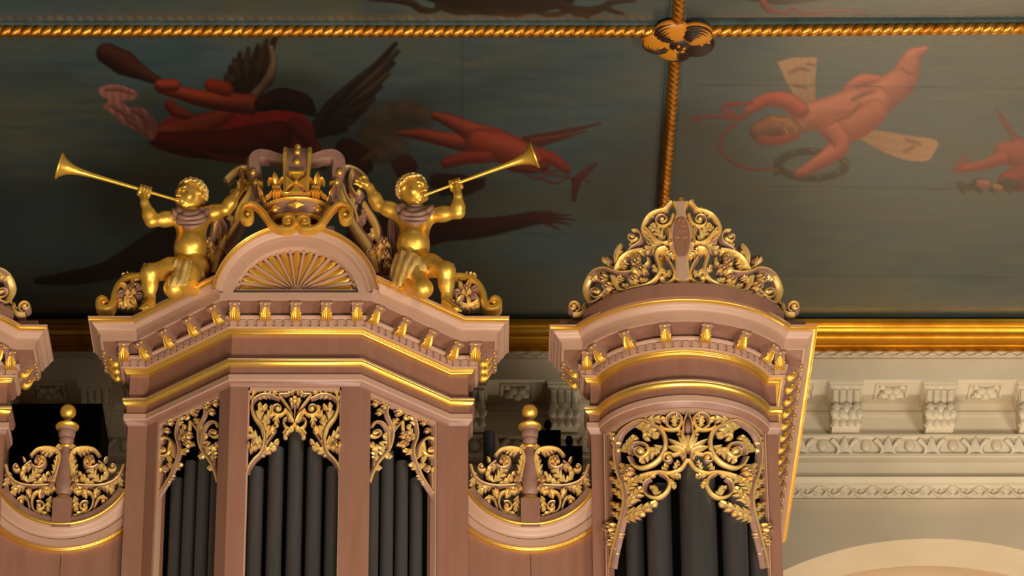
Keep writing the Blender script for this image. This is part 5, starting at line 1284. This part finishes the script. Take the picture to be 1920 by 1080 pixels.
t = np.clip((n1-.3)/.4, 0, 1)[..., None]
IMG[:] = L3((68, 84, 84))*(1-t)+L3((82, 84, 68))*t
t = np.clip((n2-.5)/.3, 0, 1)[..., None]*.6; IMG = IMG*(1-t)+L3((52, 72, 76))*t
IMG *= .74*(.92+.16*vnoise(40, 5))[..., None]
def blend(box, alpha, col):
    y0, y1, x0, x1 = box; A = alpha[..., None]; IMG[y0:y1, x0:x1] = IMG[y0:y1, x0:x1]*(1-A)+col*A
def bbox(P, m):
    P = np.asarray(P); x0 = int(np.clip((P[:, 0].min()-m-GX0)/STEP, 0, NX-1)); x1 = int(np.clip((P[:, 0].max()+m-GX0)/STEP+1, 1, NX)); y0 = int(np.clip((P[:, 1].min()-m-GY0)/STEP, 0, NY-1)); y1 = int(np.clip((P[:, 1].max()+m-GY0)/STEP+1, 1, NY)); return y0, y1, x0, x1
LD = np.array((.1, -.72, .68))
def limb(pts, rad, dk, lt, soft=1.5, al=1.0, wob=.4):
    """rounded brush stroke, modelled from dk to lt like painted flesh"""
    pts = cr(pts, 5) if len(pts) > 2 else np.array(pts, float); rad = np.interp(np.linspace(0, 1, len(pts)), np.linspace(0, 1, len(rad)), rad)
    b = bbox(pts, max(rad)+6); y0, y1, x0, x1 = b; X = XX[y0:y1, x0:x1]; Y = YY[y0:y1, x0:x1]
    if X.size == 0: return
    best = np.full(X.shape, 1e9); NXn = np.zeros(X.shape); NYn = np.zeros(X.shape)
    for i in range(len(pts)-1):
        a, c = pts[i], pts[i+1]; d = c-a; L = d@d+1e-9; t = np.clip(((X-a[0])*d[0]+(Y-a[1])*d[1])/L, 0, 1); dx = X-a[0]-t*d[0]; dy = Y-a[1]-t*d[1]; r = rad[i]+(rad[i+1]-rad[i])*t; di = np.hypot(dx, dy)-r
        m = di < best; best[m] = di[m]; NXn[m] = (dx/r)[m]; NYn[m] = (dy/r)[m]
    nz = np.sqrt(np.clip(1-NXn**2-NYn**2, 0, 1)); sh = np.clip(NXn*LD[0]+NYn*LD[1]+nz*LD[2], 0, 1)
    sh = np.clip(sh+wob*(n2[y0:y1, x0:x1]-.5), 0, 1)
    a = np.clip(.5-best/soft, 0, 1)*al; rim = np.clip(1.35*(NXn**2+NYn**2)**2.2-.25*nz, 0, 1); sh = sh**1.7*(1-.62*rim); blend(b, a, (L3(dk)*(1-sh[..., None])+L3(lt)*sh[..., None])*np.array((.66, .56, .50))*(.62 if pts[:, 0].max() < 1240 and pts[:, 1].max() > 60 else 1))
def fill(pts, c0, c1=None, ang=90, soft=True, streak=0, closed=True, al=1.0):
    P = np.asarray(pts, float); P = cr(np.vstack([P, P[:1]]), 4) if soft else P
    b = bbox(P, 3); y0, y1, x0, x1 = b; X = XX[y0:y1, x0:x1]; Y = YY[y0:y1, x0:x1]
    if X.size == 0: return
    acc = np.zeros(X.shape)
    for ox, oy in ((-.5, -.5), (.5, -.5), (-.5, .5), (.5, .5)):
        ins = np.zeros(X.shape, bool); x = X+ox; y = Y+oy
        for i in range(len(P)):
            a, c = P[i], P[(i+1) % len(P)]; k = (a[1] > y) != (c[1] > y); ins ^= k & (x < (c[0]-a[0])*(y-a[1])/(c[1]-a[1]+1e-12)+a[0])
        acc += ins
    c1 = c0 if c1 is None else c1; ca, sa = math.cos(math.radians(ang)), math.sin(math.radians(ang)); u = X*ca+Y*sa; pu = P[:, 0]*ca+P[:, 1]*sa; t = np.clip((u-pu.min())/(np.ptp(pu)+1e-9), 0, 1)
    if streak: t = np.clip(t+streak*np.sin((X*sa-Y*ca)*.45+n1[y0:y1, x0:x1]*9), 0, 1)
    blend(b, acc/4*al, L3(c0)*(1-t[..., None])+L3(c1)*t[..., None])
def wing(root, tips, dk, lt, wd=9):
    for i, tp in enumerate(tips):
        f = i/max(len(tips)-1, 1); limb([root[0] if False else (root[0][0]+(root[1][0]-root[0][0])*f, root[0][1]+(root[1][1]-root[0][1])*f), tp], [wd*1.1, wd*.35], dk, tuple(int(a+(b-a)*(.35+.5*(i % 2))) for a, b in zip(dk, lt)), wob=.6)
RD, RL = (96, 32, 22), (174, 88, 60)            # flesh, shadow and light
DR, DL = (78, 8, 8), (140, 22, 20)               # red drapery
BK, BL = (34, 18, 16), (86, 62, 48)
# left canvas: club bearer in red drapery
limb([(200, 100), (232, 118), (268, 138), (306, 156)], [20, 24, 13, 7], (42, 16, 14), (96, 52, 40))
wing(((472, 184), (430, 150)), [(518, 66), (500, 76), (484, 86), (466, 92), (450, 100), (440, 112), (432, 126), (424, 142)], (44, 28, 20), (104, 82, 56), 13)
limb([(508, 90), (512, 120), (502, 150), (478, 178)], [5, 8, 10, 9], (70, 46, 32), (196, 168, 130))
wing(((596, 246), (640, 236)), [(742, 82), (746, 96), (738, 118), (728, 138), (714, 162), (700, 186), (684, 206), (664, 226), (650, 244)], (30, 20, 18), (104, 80, 58), 13)
limb([(590, 240), (618, 202), (664, 156), (716, 110)], [10, 12, 8, 3], (22, 16, 16), (66, 48, 40))
fill([(286, 250), (312, 222), (352, 220), (398, 226), (430, 205), (478, 196), (540, 200), (578, 225), (592, 262), (560, 288), (500, 296), (430, 305), (372, 290), (320, 276)], DL, DR, 80, streak=.09)
limb([(312, 254), (352, 240), (402, 226), (430, 214)], [26, 22, 18, 10], (120, 30, 20), (196, 84, 48))
limb([(296, 262), (330, 268), (380, 272), (440, 270), (520, 256)], [16, 22, 26, 30, 30], (70, 6, 6), (122, 14, 14))
limb([(302, 163), (344, 176), (396, 188), (470, 196)], [12, 13, 17, 20], RD, (214, 92, 54)); limb([(300, 160), (326, 160)], [11, 12], RD, (206, 84, 52))
limb([(396, 160), (424, 168)], [13, 14], (124, 30, 20), (186, 64, 40)); limb([(318, 196), (328, 208), (352, 216)], [10, 12, 8], (110, 30, 20), (196, 80, 44))
limb([(490, 196), (526, 186), (566, 194), (586, 212)], [14, 22, 20, 8], (20, 10, 10), (70, 30, 22))
limb([(552, 236), (580, 264), (600, 296), (606, 312)], [16, 14, 10, 8], (80, 14, 12), (150, 44, 32))
fill([(184, 166), (200, 160), (226, 160), (256, 172), (252, 186), (230, 190), (244, 202), (268, 202), (288, 222), (294, 250), (282, 264), (258, 246), (236, 236), (214, 216), (194, 200), (204, 188), (190, 180)], (150, 96, 82), (104, 56, 50), 75, streak=.30)
for K, R in (([(200, 168), (226, 168), (248, 176)], [3, 4, 2]), ([(208, 198), (232, 212), (250, 222)], [3, 4, 2]), ([(252, 208), (272, 220), (280, 240)], [4, 5, 3]), ([(236, 222), (256, 236), (272, 250)], [2, 4, 3])): limb(K, R, (120, 66, 58), (176, 124, 108), soft=4)
fill([(360, 276), (420, 290), (480, 296), (530, 290), (470, 306), (420, 302)], (96, 18, 20), (60, 6, 10), 60, streak=.15)
# smoke, torch and shaded figure below it
for x, y, r in ((724, 236, 44), (762, 214, 30), (790, 218, 22), (702, 262, 32), (732, 276, 26), (708, 290, 18)): limb([(x, y), (x+8, y+3)], [r, r*.8], (84, 74, 54), (128, 108, 76), soft=r*.7, al=.8, wob=.9)
limb([(650, 280), (668, 296), (684, 312)], [22, 26, 16], (34, 12, 12), (84, 22, 20)); limb([(700, 288), (680, 300)], [8, 4], (90, 62, 36), (130, 92, 50))
fill([(732, 302), (752, 290), (770, 292), (784, 312), (770, 330), (744, 330)], (66, 18, 18), (30, 10, 12), 90)
limb([(820, 340), (860, 348), (900, 345)], [16, 22, 10], (40, 8, 10), (74, 14, 14), wob=.6); wing(((830, 360), (880, 350)), [(910, 336), (900, 348), (884, 362)], (36, 10, 12), (80, 20, 18), 8)
limb([(700, 470), (760, 440), (830, 432), (900, 428), (960, 418), (1006, 408)], [60, 40, 22, 19, 15, 13], (44, 8, 10), (82, 16, 16))
limb([(1004, 410), (1030, 404)], [13, 9], (60, 12, 12), (104, 28, 22))
for a, b in (((1026, 402), (1070, 404)), ((1026, 408), (1078, 412)), ((1024, 414), (1070, 420)), ((1018, 416), (1050, 430))): limb([a, b], [4, 1.5], (62, 14, 14), (104, 30, 24))
limb([(70, 526), (130, 522), (200, 508), (270, 478), (330, 450)], [7, 14, 18, 30, 40], (26, 8, 10), (52, 10, 12))
# second child in flight with a winged staff
wing(((984, 262), (1010, 270)), [(1126, 232), (1100, 246), (1070, 256)], (84, 32, 26), (150, 76, 52), 6)
limb([(1010, 292), (1040, 300), (1062, 318)], [16, 12, 8], (120, 28, 20), (188, 66, 46))
limb([(748, 250), (790, 252), (836, 262), (876, 268)], [4, 12, 14, 18], RD, (208, 92, 62)); limb([(814, 216), (846, 228), (890, 250), (930, 266)], [7, 13, 20, 26], RD, (212, 98, 66))
limb([(900, 268), (945, 278), (985, 292), (1004, 300)], [28, 30, 24, 16], (120, 30, 22), (206, 90, 60)); limb([(836, 306), (874, 296), (914, 294)], [10, 12, 12], (120, 30, 22), (190, 70, 48))
limb([(960, 312), (1000, 314), (1020, 312)], [10, 12, 10], (84, 18, 14), (150, 50, 36))
limb([(990, 318), (1050, 330), (1108, 340)], [1.6, 1.6, 1.6], (90, 34, 22), (150, 70, 44))
limb([(985, 326), (1010, 336), (1030, 322), (1060, 318), (1066, 330), (1040, 344), (1016, 334)], [2, 2, 2, 2, 2, 2, 2], (96, 30, 20), (150, 60, 40))
wing(((1080, 338), (1084, 336)), [(1118, 306), (1106, 320)], (90, 26, 20), (150, 60, 44), 8); limb([(1080, 344), (1076, 374)], [8, 5], (80, 22, 18), (130, 44, 32))
# right canvas: child with red ribbon and dark wreath
fill([(1457, 116), (1490, 108), (1532, 108), (1528, 150), (1530, 196), (1500, 200), (1478, 160)], (152, 112, 74), (118, 84, 58), 80, soft=False, streak=.15)
fill([(1600, 252), (1640, 244), (1700, 254), (1757, 264), (1750, 288), (1736, 302), (1690, 298), (1640, 276)], (126, 88, 60), (150, 110, 72), 10, streak=.15)
for K in ([(1482, 136), (1500, 128), (1516, 132)], [(1490, 160), (1510, 164)], [(1700, 262), (1726, 270)], [(1696, 284), (1712, 276)], [(1514, 120), (1528, 122)]): limb(K, [3, 4, 3], (96, 62, 44), (120, 84, 60), soft=4, al=.8)
for k in range(46):
    a = 2*PI*k/46; x, y = 1522+62*math.cos(a), 309+25*math.sin(a); limb([(x, y), (x+14*math.cos(a+.9), y+9*math.sin(a+.9))], [7, 1.5], (24, 24, 22), (64, 62, 50) if k % 5 else (112, 96, 64))
limb([(1462, 318), (1450, 330)], [8, 2], (20, 18, 18), (50, 44, 40))
limb([(1592, 168), (1616, 152), (1646, 150)], [12, 14, 9], (124, 52, 40), (198, 108, 82)); limb([(1638, 190), (1668, 170), (1694, 148), (1704, 122), (1712, 104), (1734, 92)], [32, 31, 27, 21, 14, 6], (128, 52, 38), (206, 122, 92))
limb([(1500, 222), (1548, 214), (1596, 204), (1640, 192)], [25, 31, 38, 32], (132, 58, 42), (204, 124, 94)); limb([(1560, 240), (1600, 236), (1640, 210)], [24, 28, 24], (140, 62, 44), (196, 112, 84))
limb([(1500, 206), (1476, 190), (1444, 186), (1420, 196), (1404, 206)], [17, 17, 13, 12, 8], (124, 40, 26), (196, 90, 62))
limb([(1560, 242), (1574, 272), (1546, 298), (1506, 322)], [21, 20, 15, 10], (132, 54, 38), (208, 120, 88)); limb([(1498, 324), (1510, 322)], [9, 8], (128, 52, 38), (204, 112, 84))
limb([(1420, 246), (1450, 238), (1484, 240)], [16, 24, 20], (70, 34, 22), (150, 94, 56)); limb([(1426, 262), (1460, 264), (1490, 252)], [9, 9, 10], (120, 38, 26), (160, 60, 42)); limb([(1478, 236), (1502, 238)], [14, 13], (112, 62, 44), (166, 104, 72))
for K in ([(1444, 222), (1466, 226), (1480, 222)], [(1470, 240), (1476, 250)], [(1490, 232), (1494, 246)]): limb(K, [2, 2.5, 2], (140, 92, 44), (176, 126, 70))
limb([(1548, 236), (1570, 226), (1594, 216), (1612, 194)], [2.5, 3, 3, 2], (96, 36, 26), (110, 44, 32), soft=5, al=.8); limb([(1600, 186), (1616, 178), (1640, 170)], [4, 5, 3], (90, 34, 24), (104, 42, 30), soft=6, al=.8); limb([(1540, 250), (1556, 262), (1566, 276)], [2.5, 3, 2], (96, 36, 26), (110, 44, 32), soft=5, al=.8); limb([(1690, 128), (1704, 138), (1716, 136)], [2, 2.5, 2], (96, 36, 26), (110, 44, 32), soft=4, al=.8); limb([(1484, 212), (1490, 226), (1500, 236)], [3, 4, 3], (96, 36, 26), (110, 44, 32), soft=5, al=.8); limb([(1524, 236), (1560, 224), (1580, 210)], [2, 2, 2], (138, 64, 46), (150, 74, 54), soft=4, al=.7)
limb([(1300, 226), (1312, 219), (1350, 220), (1370, 222), (1400, 214)], [5, 3, 2.4, 2.6, 3], (110, 22, 18), (160, 44, 34))
limb([(1410, 194), (1372, 194), (1356, 200), (1360, 214), (1378, 216), (1366, 202), (1384, 196)], [2.6]*7, (110, 22, 18), (160, 44, 34))
limb([(1402, 216), (1372, 238), (1350, 268), (1362, 296), (1400, 316), (1460, 318)], [3, 3.4, 3.6, 3, 2.6, 2.2], (104, 20, 16), (156, 42, 32))
# seams of the canvas
for K in ([(1300, 158), (1920, 166)], [(1400, 348), (1920, 356)], [(1430, 516), (1920, 520)], [(868, 74), (866, 240)]): limb(K, [1.2, 1.2], (30, 34, 30), (46, 50, 46), soft=2, al=.55)
# figure at the right edge
wing(((1906, 262), (1916, 270)), [(1868, 204), (1874, 222), (1886, 240), (1896, 256)], (90, 46, 40), (140, 84, 66), 7)
limb([(1880, 284), (1930, 292), (2010, 300)], [18, 34, 40], (110, 40, 36), (176, 84, 70)); limb([(1890, 340), (1930, 330)], [20, 30], (96, 28, 28), (150, 60, 52)); limb([(1800, 316), (1840, 310), (1880, 296)], [9, 9, 13], (120, 42, 36), (176, 80, 64))
limb([(1782, 322), (1804, 308), (1816, 298), (1804, 296), (1794, 304)], [2, 2, 2, 2, 2], (116, 36, 32), (160, 60, 50))
for k in range(14): limb([(1800+k*8, 346+6*math.sin(k)), (1806+k*8, 352+8*math.cos(k*1.7))], [7, 4], (36, 34, 30), (76, 70, 54))
limb([(1838, 344), (1850, 346)], [8, 8], (130, 70, 70), (170, 108, 100)); limb([(1866, 350), (1874, 352)], [6, 6], (120, 92, 60), (160, 128, 90))
# upper canvases: dark scrolling ornament and ribbon
rs = random.Random(4)
for K, R in (([(690, 0), (740, 2), (770, 6), (790, 18), (812, 20), (830, 12)], [2, 4, 7, 7, 5, 4]), ([(800, -20), (860, -6), (920, 0), (1000, -2), (1060, -8)], [20, 26, 30, 28, 20]), ([(820, 10), (850, 22), (880, 24), (900, 14)], [5, 5, 4, 4]), ([(920, 18), (950, 28), (980, 26), (990, 12)], [5, 5, 4, 4]),
    ([(1000, 20), (1030, 28), (1060, 22), (1056, 10)], [4, 5, 5, 4]), ([(1050, 10), (1090, 22), (1120, 18), (1150, 4)], [8, 10, 8, 5]), ([(1080, 26), (1104, 32)], [6, 3]), ([(1110, 20), (1130, 14), (1146, 20), (1168, 26)], [4, 4, 5, 3]), ([(1140, 4), (1190, 2)], [4, 3])): limb(K, R, (26, 18, 14), (54, 38, 28))
limb([(1400, -6), (1460, -2), (1550, -4)], [6, 12, 4], (34, 24, 18), (70, 46, 32)); limb([(1432, 6), (1440, 18), (1456, 22), (1474, 24), (1490, 16), (1504, 26), (1530, 26), (1580, 20), (1622, 26)], [8, 6, 4, 3, 4, 3, 2.6, 2.4, 2], (90, 34, 30), (150, 70, 60))

pm = bpy.data.materials.new('painted_canvas'); pm.use_nodes = True; nt = pm.node_tree; b_ = nt.nodes['Principled BSDF']
at_ = nt.nodes.new('ShaderNodeAttribute'); at_.attribute_name = 'paint'; nt.links.new(at_.outputs['Color'], b_.inputs['Base Color'])
b_.inputs['Roughness'].default_value = .34; b_.inputs['Specular IOR Level'].default_value = .5; b_.inputs['IOR'].default_value = 1.9
tc = nt.nodes.new('ShaderNodeTexCoord'); mp = nt.nodes.new('ShaderNodeMapping'); mp.inputs['Scale'].default_value = (.6, 3, 1); nz_ = nt.nodes.new('ShaderNodeTexNoise'); nz_.inputs['Scale'].default_value = 14; nz_.inputs['Detail'].default_value = 6
bp = nt.nodes.new('ShaderNodeBump'); bp.inputs['Strength'].default_value = .10; bp.inputs['Distance'].default_value = .01
nt.links.new(tc.outputs['Object'], mp.inputs[0]); nt.links.new(mp.outputs[0], nz_.inputs['Vector']); nt.links.new(nz_.outputs['Fac'], bp.inputs['Height']); nt.links.new(bp.outputs[0], b_.inputs['Normal'])
RX = float(at_z(1258, 200, ZC)[0]); RY = float(at_z(900, 51, ZC)[1]); YE = YW-.80
def canvas(x0, x1, y0, y1, label):
    nx = int((x1-x0)/.0115); ny = int((y1-y0)/.017)
    X, Y = np.meshgrid(np.linspace(x0, x1, nx), np.linspace(y0, y1, ny)); V = np.stack([X, Y, np.full(X.shape, ZC+.005)], -1).reshape(-1, 3)
    px, py = proj(V); u = np.clip((px-GX0)/STEP, 0, NX-1.01); v = np.clip((py-GY0)/STEP, 0, NY-1.01); i = u.astype(int); j = v.astype(int); fu = (u-i)[:, None]; fv = (v-j)[:, None]
    C_ = (IMG[j, i]*(1-fu)+IMG[j, i+1]*fu)*(1-fv)+(IMG[j+1, i]*(1-fu)+IMG[j+1, i+1]*fu)*fv
    idx = np.arange(nx*ny).reshape(ny, nx); Fq = np.stack([idx[:-1, :-1], idx[1:, :-1], idx[1:, 1:], idx[:-1, 1:]], -1).reshape(-1, 4)
    # thin canvas: edge goes up to the boards above
    k = len(V); V = np.vstack([V, [[x0, y0, ZC+.03], [x1, y0, ZC+.03], [x1, y1, ZC+.03], [x0, y1, ZC+.03]]]); C_ = np.vstack([C_, np.tile(L3((60, 62, 52)), (4, 1))])
    me = bpy.data.meshes.new('ceiling_painting'); me.from_pydata(V.tolist(), [], Fq.tolist()+[[k, k+3, k+2, k+1]])
    ca = me.color_attributes.new('paint', 'FLOAT_COLOR', 'POINT'); ca.data.foreach_set('color', np.hstack([C_, np.ones((len(C_), 1))]).astype(np.float32).ravel())
    me.materials.append(pm); o = bpy.data.objects.new('ceiling_painting', me); COL.objects.link(o); o['kind'] = 'thing'; return tag(o, label, 'painting')
canvas(-5.2, RX-.064, RY+.064, YE, 'dark painted ceiling canvas of flying red-draped figures behind the gilded crown')
canvas(RX+.064, 5.6, RY+.064, YE, 'painted ceiling canvas of a child with red ribbon and wreath, right of the rope moulding')
canvas(-5.2, RX-.064, RY-1.3, RY-.078, 'painted ceiling canvas above the long rope with dark scroll ornament, top left')
canvas(RX+.064, 5.6, RY-1.3, RY-.12, 'painted ceiling canvas with dark ornament and pink ribbon, top right')
# rope mouldings with their flat painted boards
def rope(p0, p1, label, r=.041, lay=.072, hand=1):
    p0 = np.array(p0, float); p1 = np.array(p1, float); L = np.linalg.norm(p1-p0); d = (p1-p0)/L; u = np.cross(d, (0, 0, 1)); v = np.cross(u, d)
    root = thing('rope_moulding', label, 'rope moulding', tuple((p0+p1)/2))
    n = int(L/.0065); ns = 40; rows = []
    for i in range(n+1):
        s_ = L*i/n; row = []
        for k in range(ns):
            a = 2*PI*k/ns; ph = a*2*hand-2*PI*s_/lay; m = abs(math.cos(ph/2)); rr = r*(.72+.38*m**.55)
            row.append(p0+d*s_+u*rr*math.cos(a)+v*rr*math.sin(a))
        rows.append(row)
    mb = MB(); mb.grid(rows, 0, close_v=True); mb.build('rope', ['ropegold'], root, 80)
    mb = MB(); w_ = .062; c = [p0-u*w_, p0+u*w_, p1+u*w_, p1-u*w_]; vs_ = [(q[0], q[1], ZC-.004) for q in c]+[(q[0], q[1], ZC+.027) for q in c]
    mb.add(vs_, [(0, 1, 2, 3), (4, 7, 6, 5), (0, 4, 5, 1), (1, 5, 6, 2), (2, 6, 7, 3), (3, 7, 4, 0)]); mb.build('backing_board', ['bluegreen'], root, 0)
    return root
zr = ZC-.036
bpt = at_z(1272, 72, ZC)
rope((-5.2, RY, zr), (RX-.07, RY, zr), 'long gilded rope moulding across the ceiling, left of the dark flower boss')
rope((RX+.07, RY, zr), (5.6, RY-.07, zr), 'long gilded rope moulding across the ceiling, right of the dark flower boss')
rope((RX, RY+.07, zr), (RX, YE, zr), 'gilded rope moulding running down from the boss behind the 1877 cresting')
rope((RX, RY-1.3, zr), (RX, RY-.07, zr), 'short gilded rope moulding running up from the boss to the photo edge')
# flower boss at the crossing
boss = thing('ceiling_boss', 'large dark brown and ochre flower boss where the ceiling ropes cross', 'ceiling boss', (RX, RY+.02, ZC)); boss['kind'] = 'thing'
bc = np.array((float(at_z(1274, 64, ZC)[0]), float(at_z(1274, 64, ZC)[1])))
RXB, RYB = .265, .23
rb = random.Random(9)
for k in range(5):
    a = 2*PI*k/5+.55; cx0, cy0 = bc[0]+RXB*.52*math.cos(a), bc[1]+RYB*.52*math.sin(a)
    mb = MB(); mb.ball((cx0, cy0, ZC-.05), .145, 0, 22, 12, (.95, .95, .42)); o = mb.build('petal', ['bossdark' if k == 0 else 'ochre'], boss, 60)
    mb = MB()
    strokes = ((.6, .10), (.85, .08)) if k == 0 else [(t_, .62+.35*rb.random()) for t_ in (.22, .36, .50, .64, .78, .92)]
    for t_, ln in strokes:                           # swirling painted strokes
        rr = .145*t_; pts = []
        for i in range(11):
            b2 = a+PI+.5+(ln*3.4)*(i/10-.35)+t_*1.6; x_, y_ = math.cos(b2)*rr*.95, math.sin(b2)*rr*.95
            pts.append((cx0+x_, cy0+y_, ZC-.05-.42*math.sqrt(max(.145**2-rr**2, .0002))+.001))
        mb.tube(pts, [.001, .004, .008, .011, .012, .012, .011, .009, .006, .004, .001], 8, 0)
    mb.build('swirl', ['ochre' if k == 0 else 'bossdark'], o, 60)
mb = MB(); mb.ball((bc[0], bc[1], ZC-.07), .095, 0, 18, 10, (1, .9, .6)); mb.build('centre', ['bossdark'], boss, 60)
for dx_, dy_ in ((-.035, .02), (.02, .035), (.03, -.005), (-.01, -.03)):
    mb = MB(); mb.ball((bc[0]+dx_, bc[1]+dy_, ZC-.125), .013, 0, 10, 7); mb.build('stamen', ['ochre'], boss, 60)
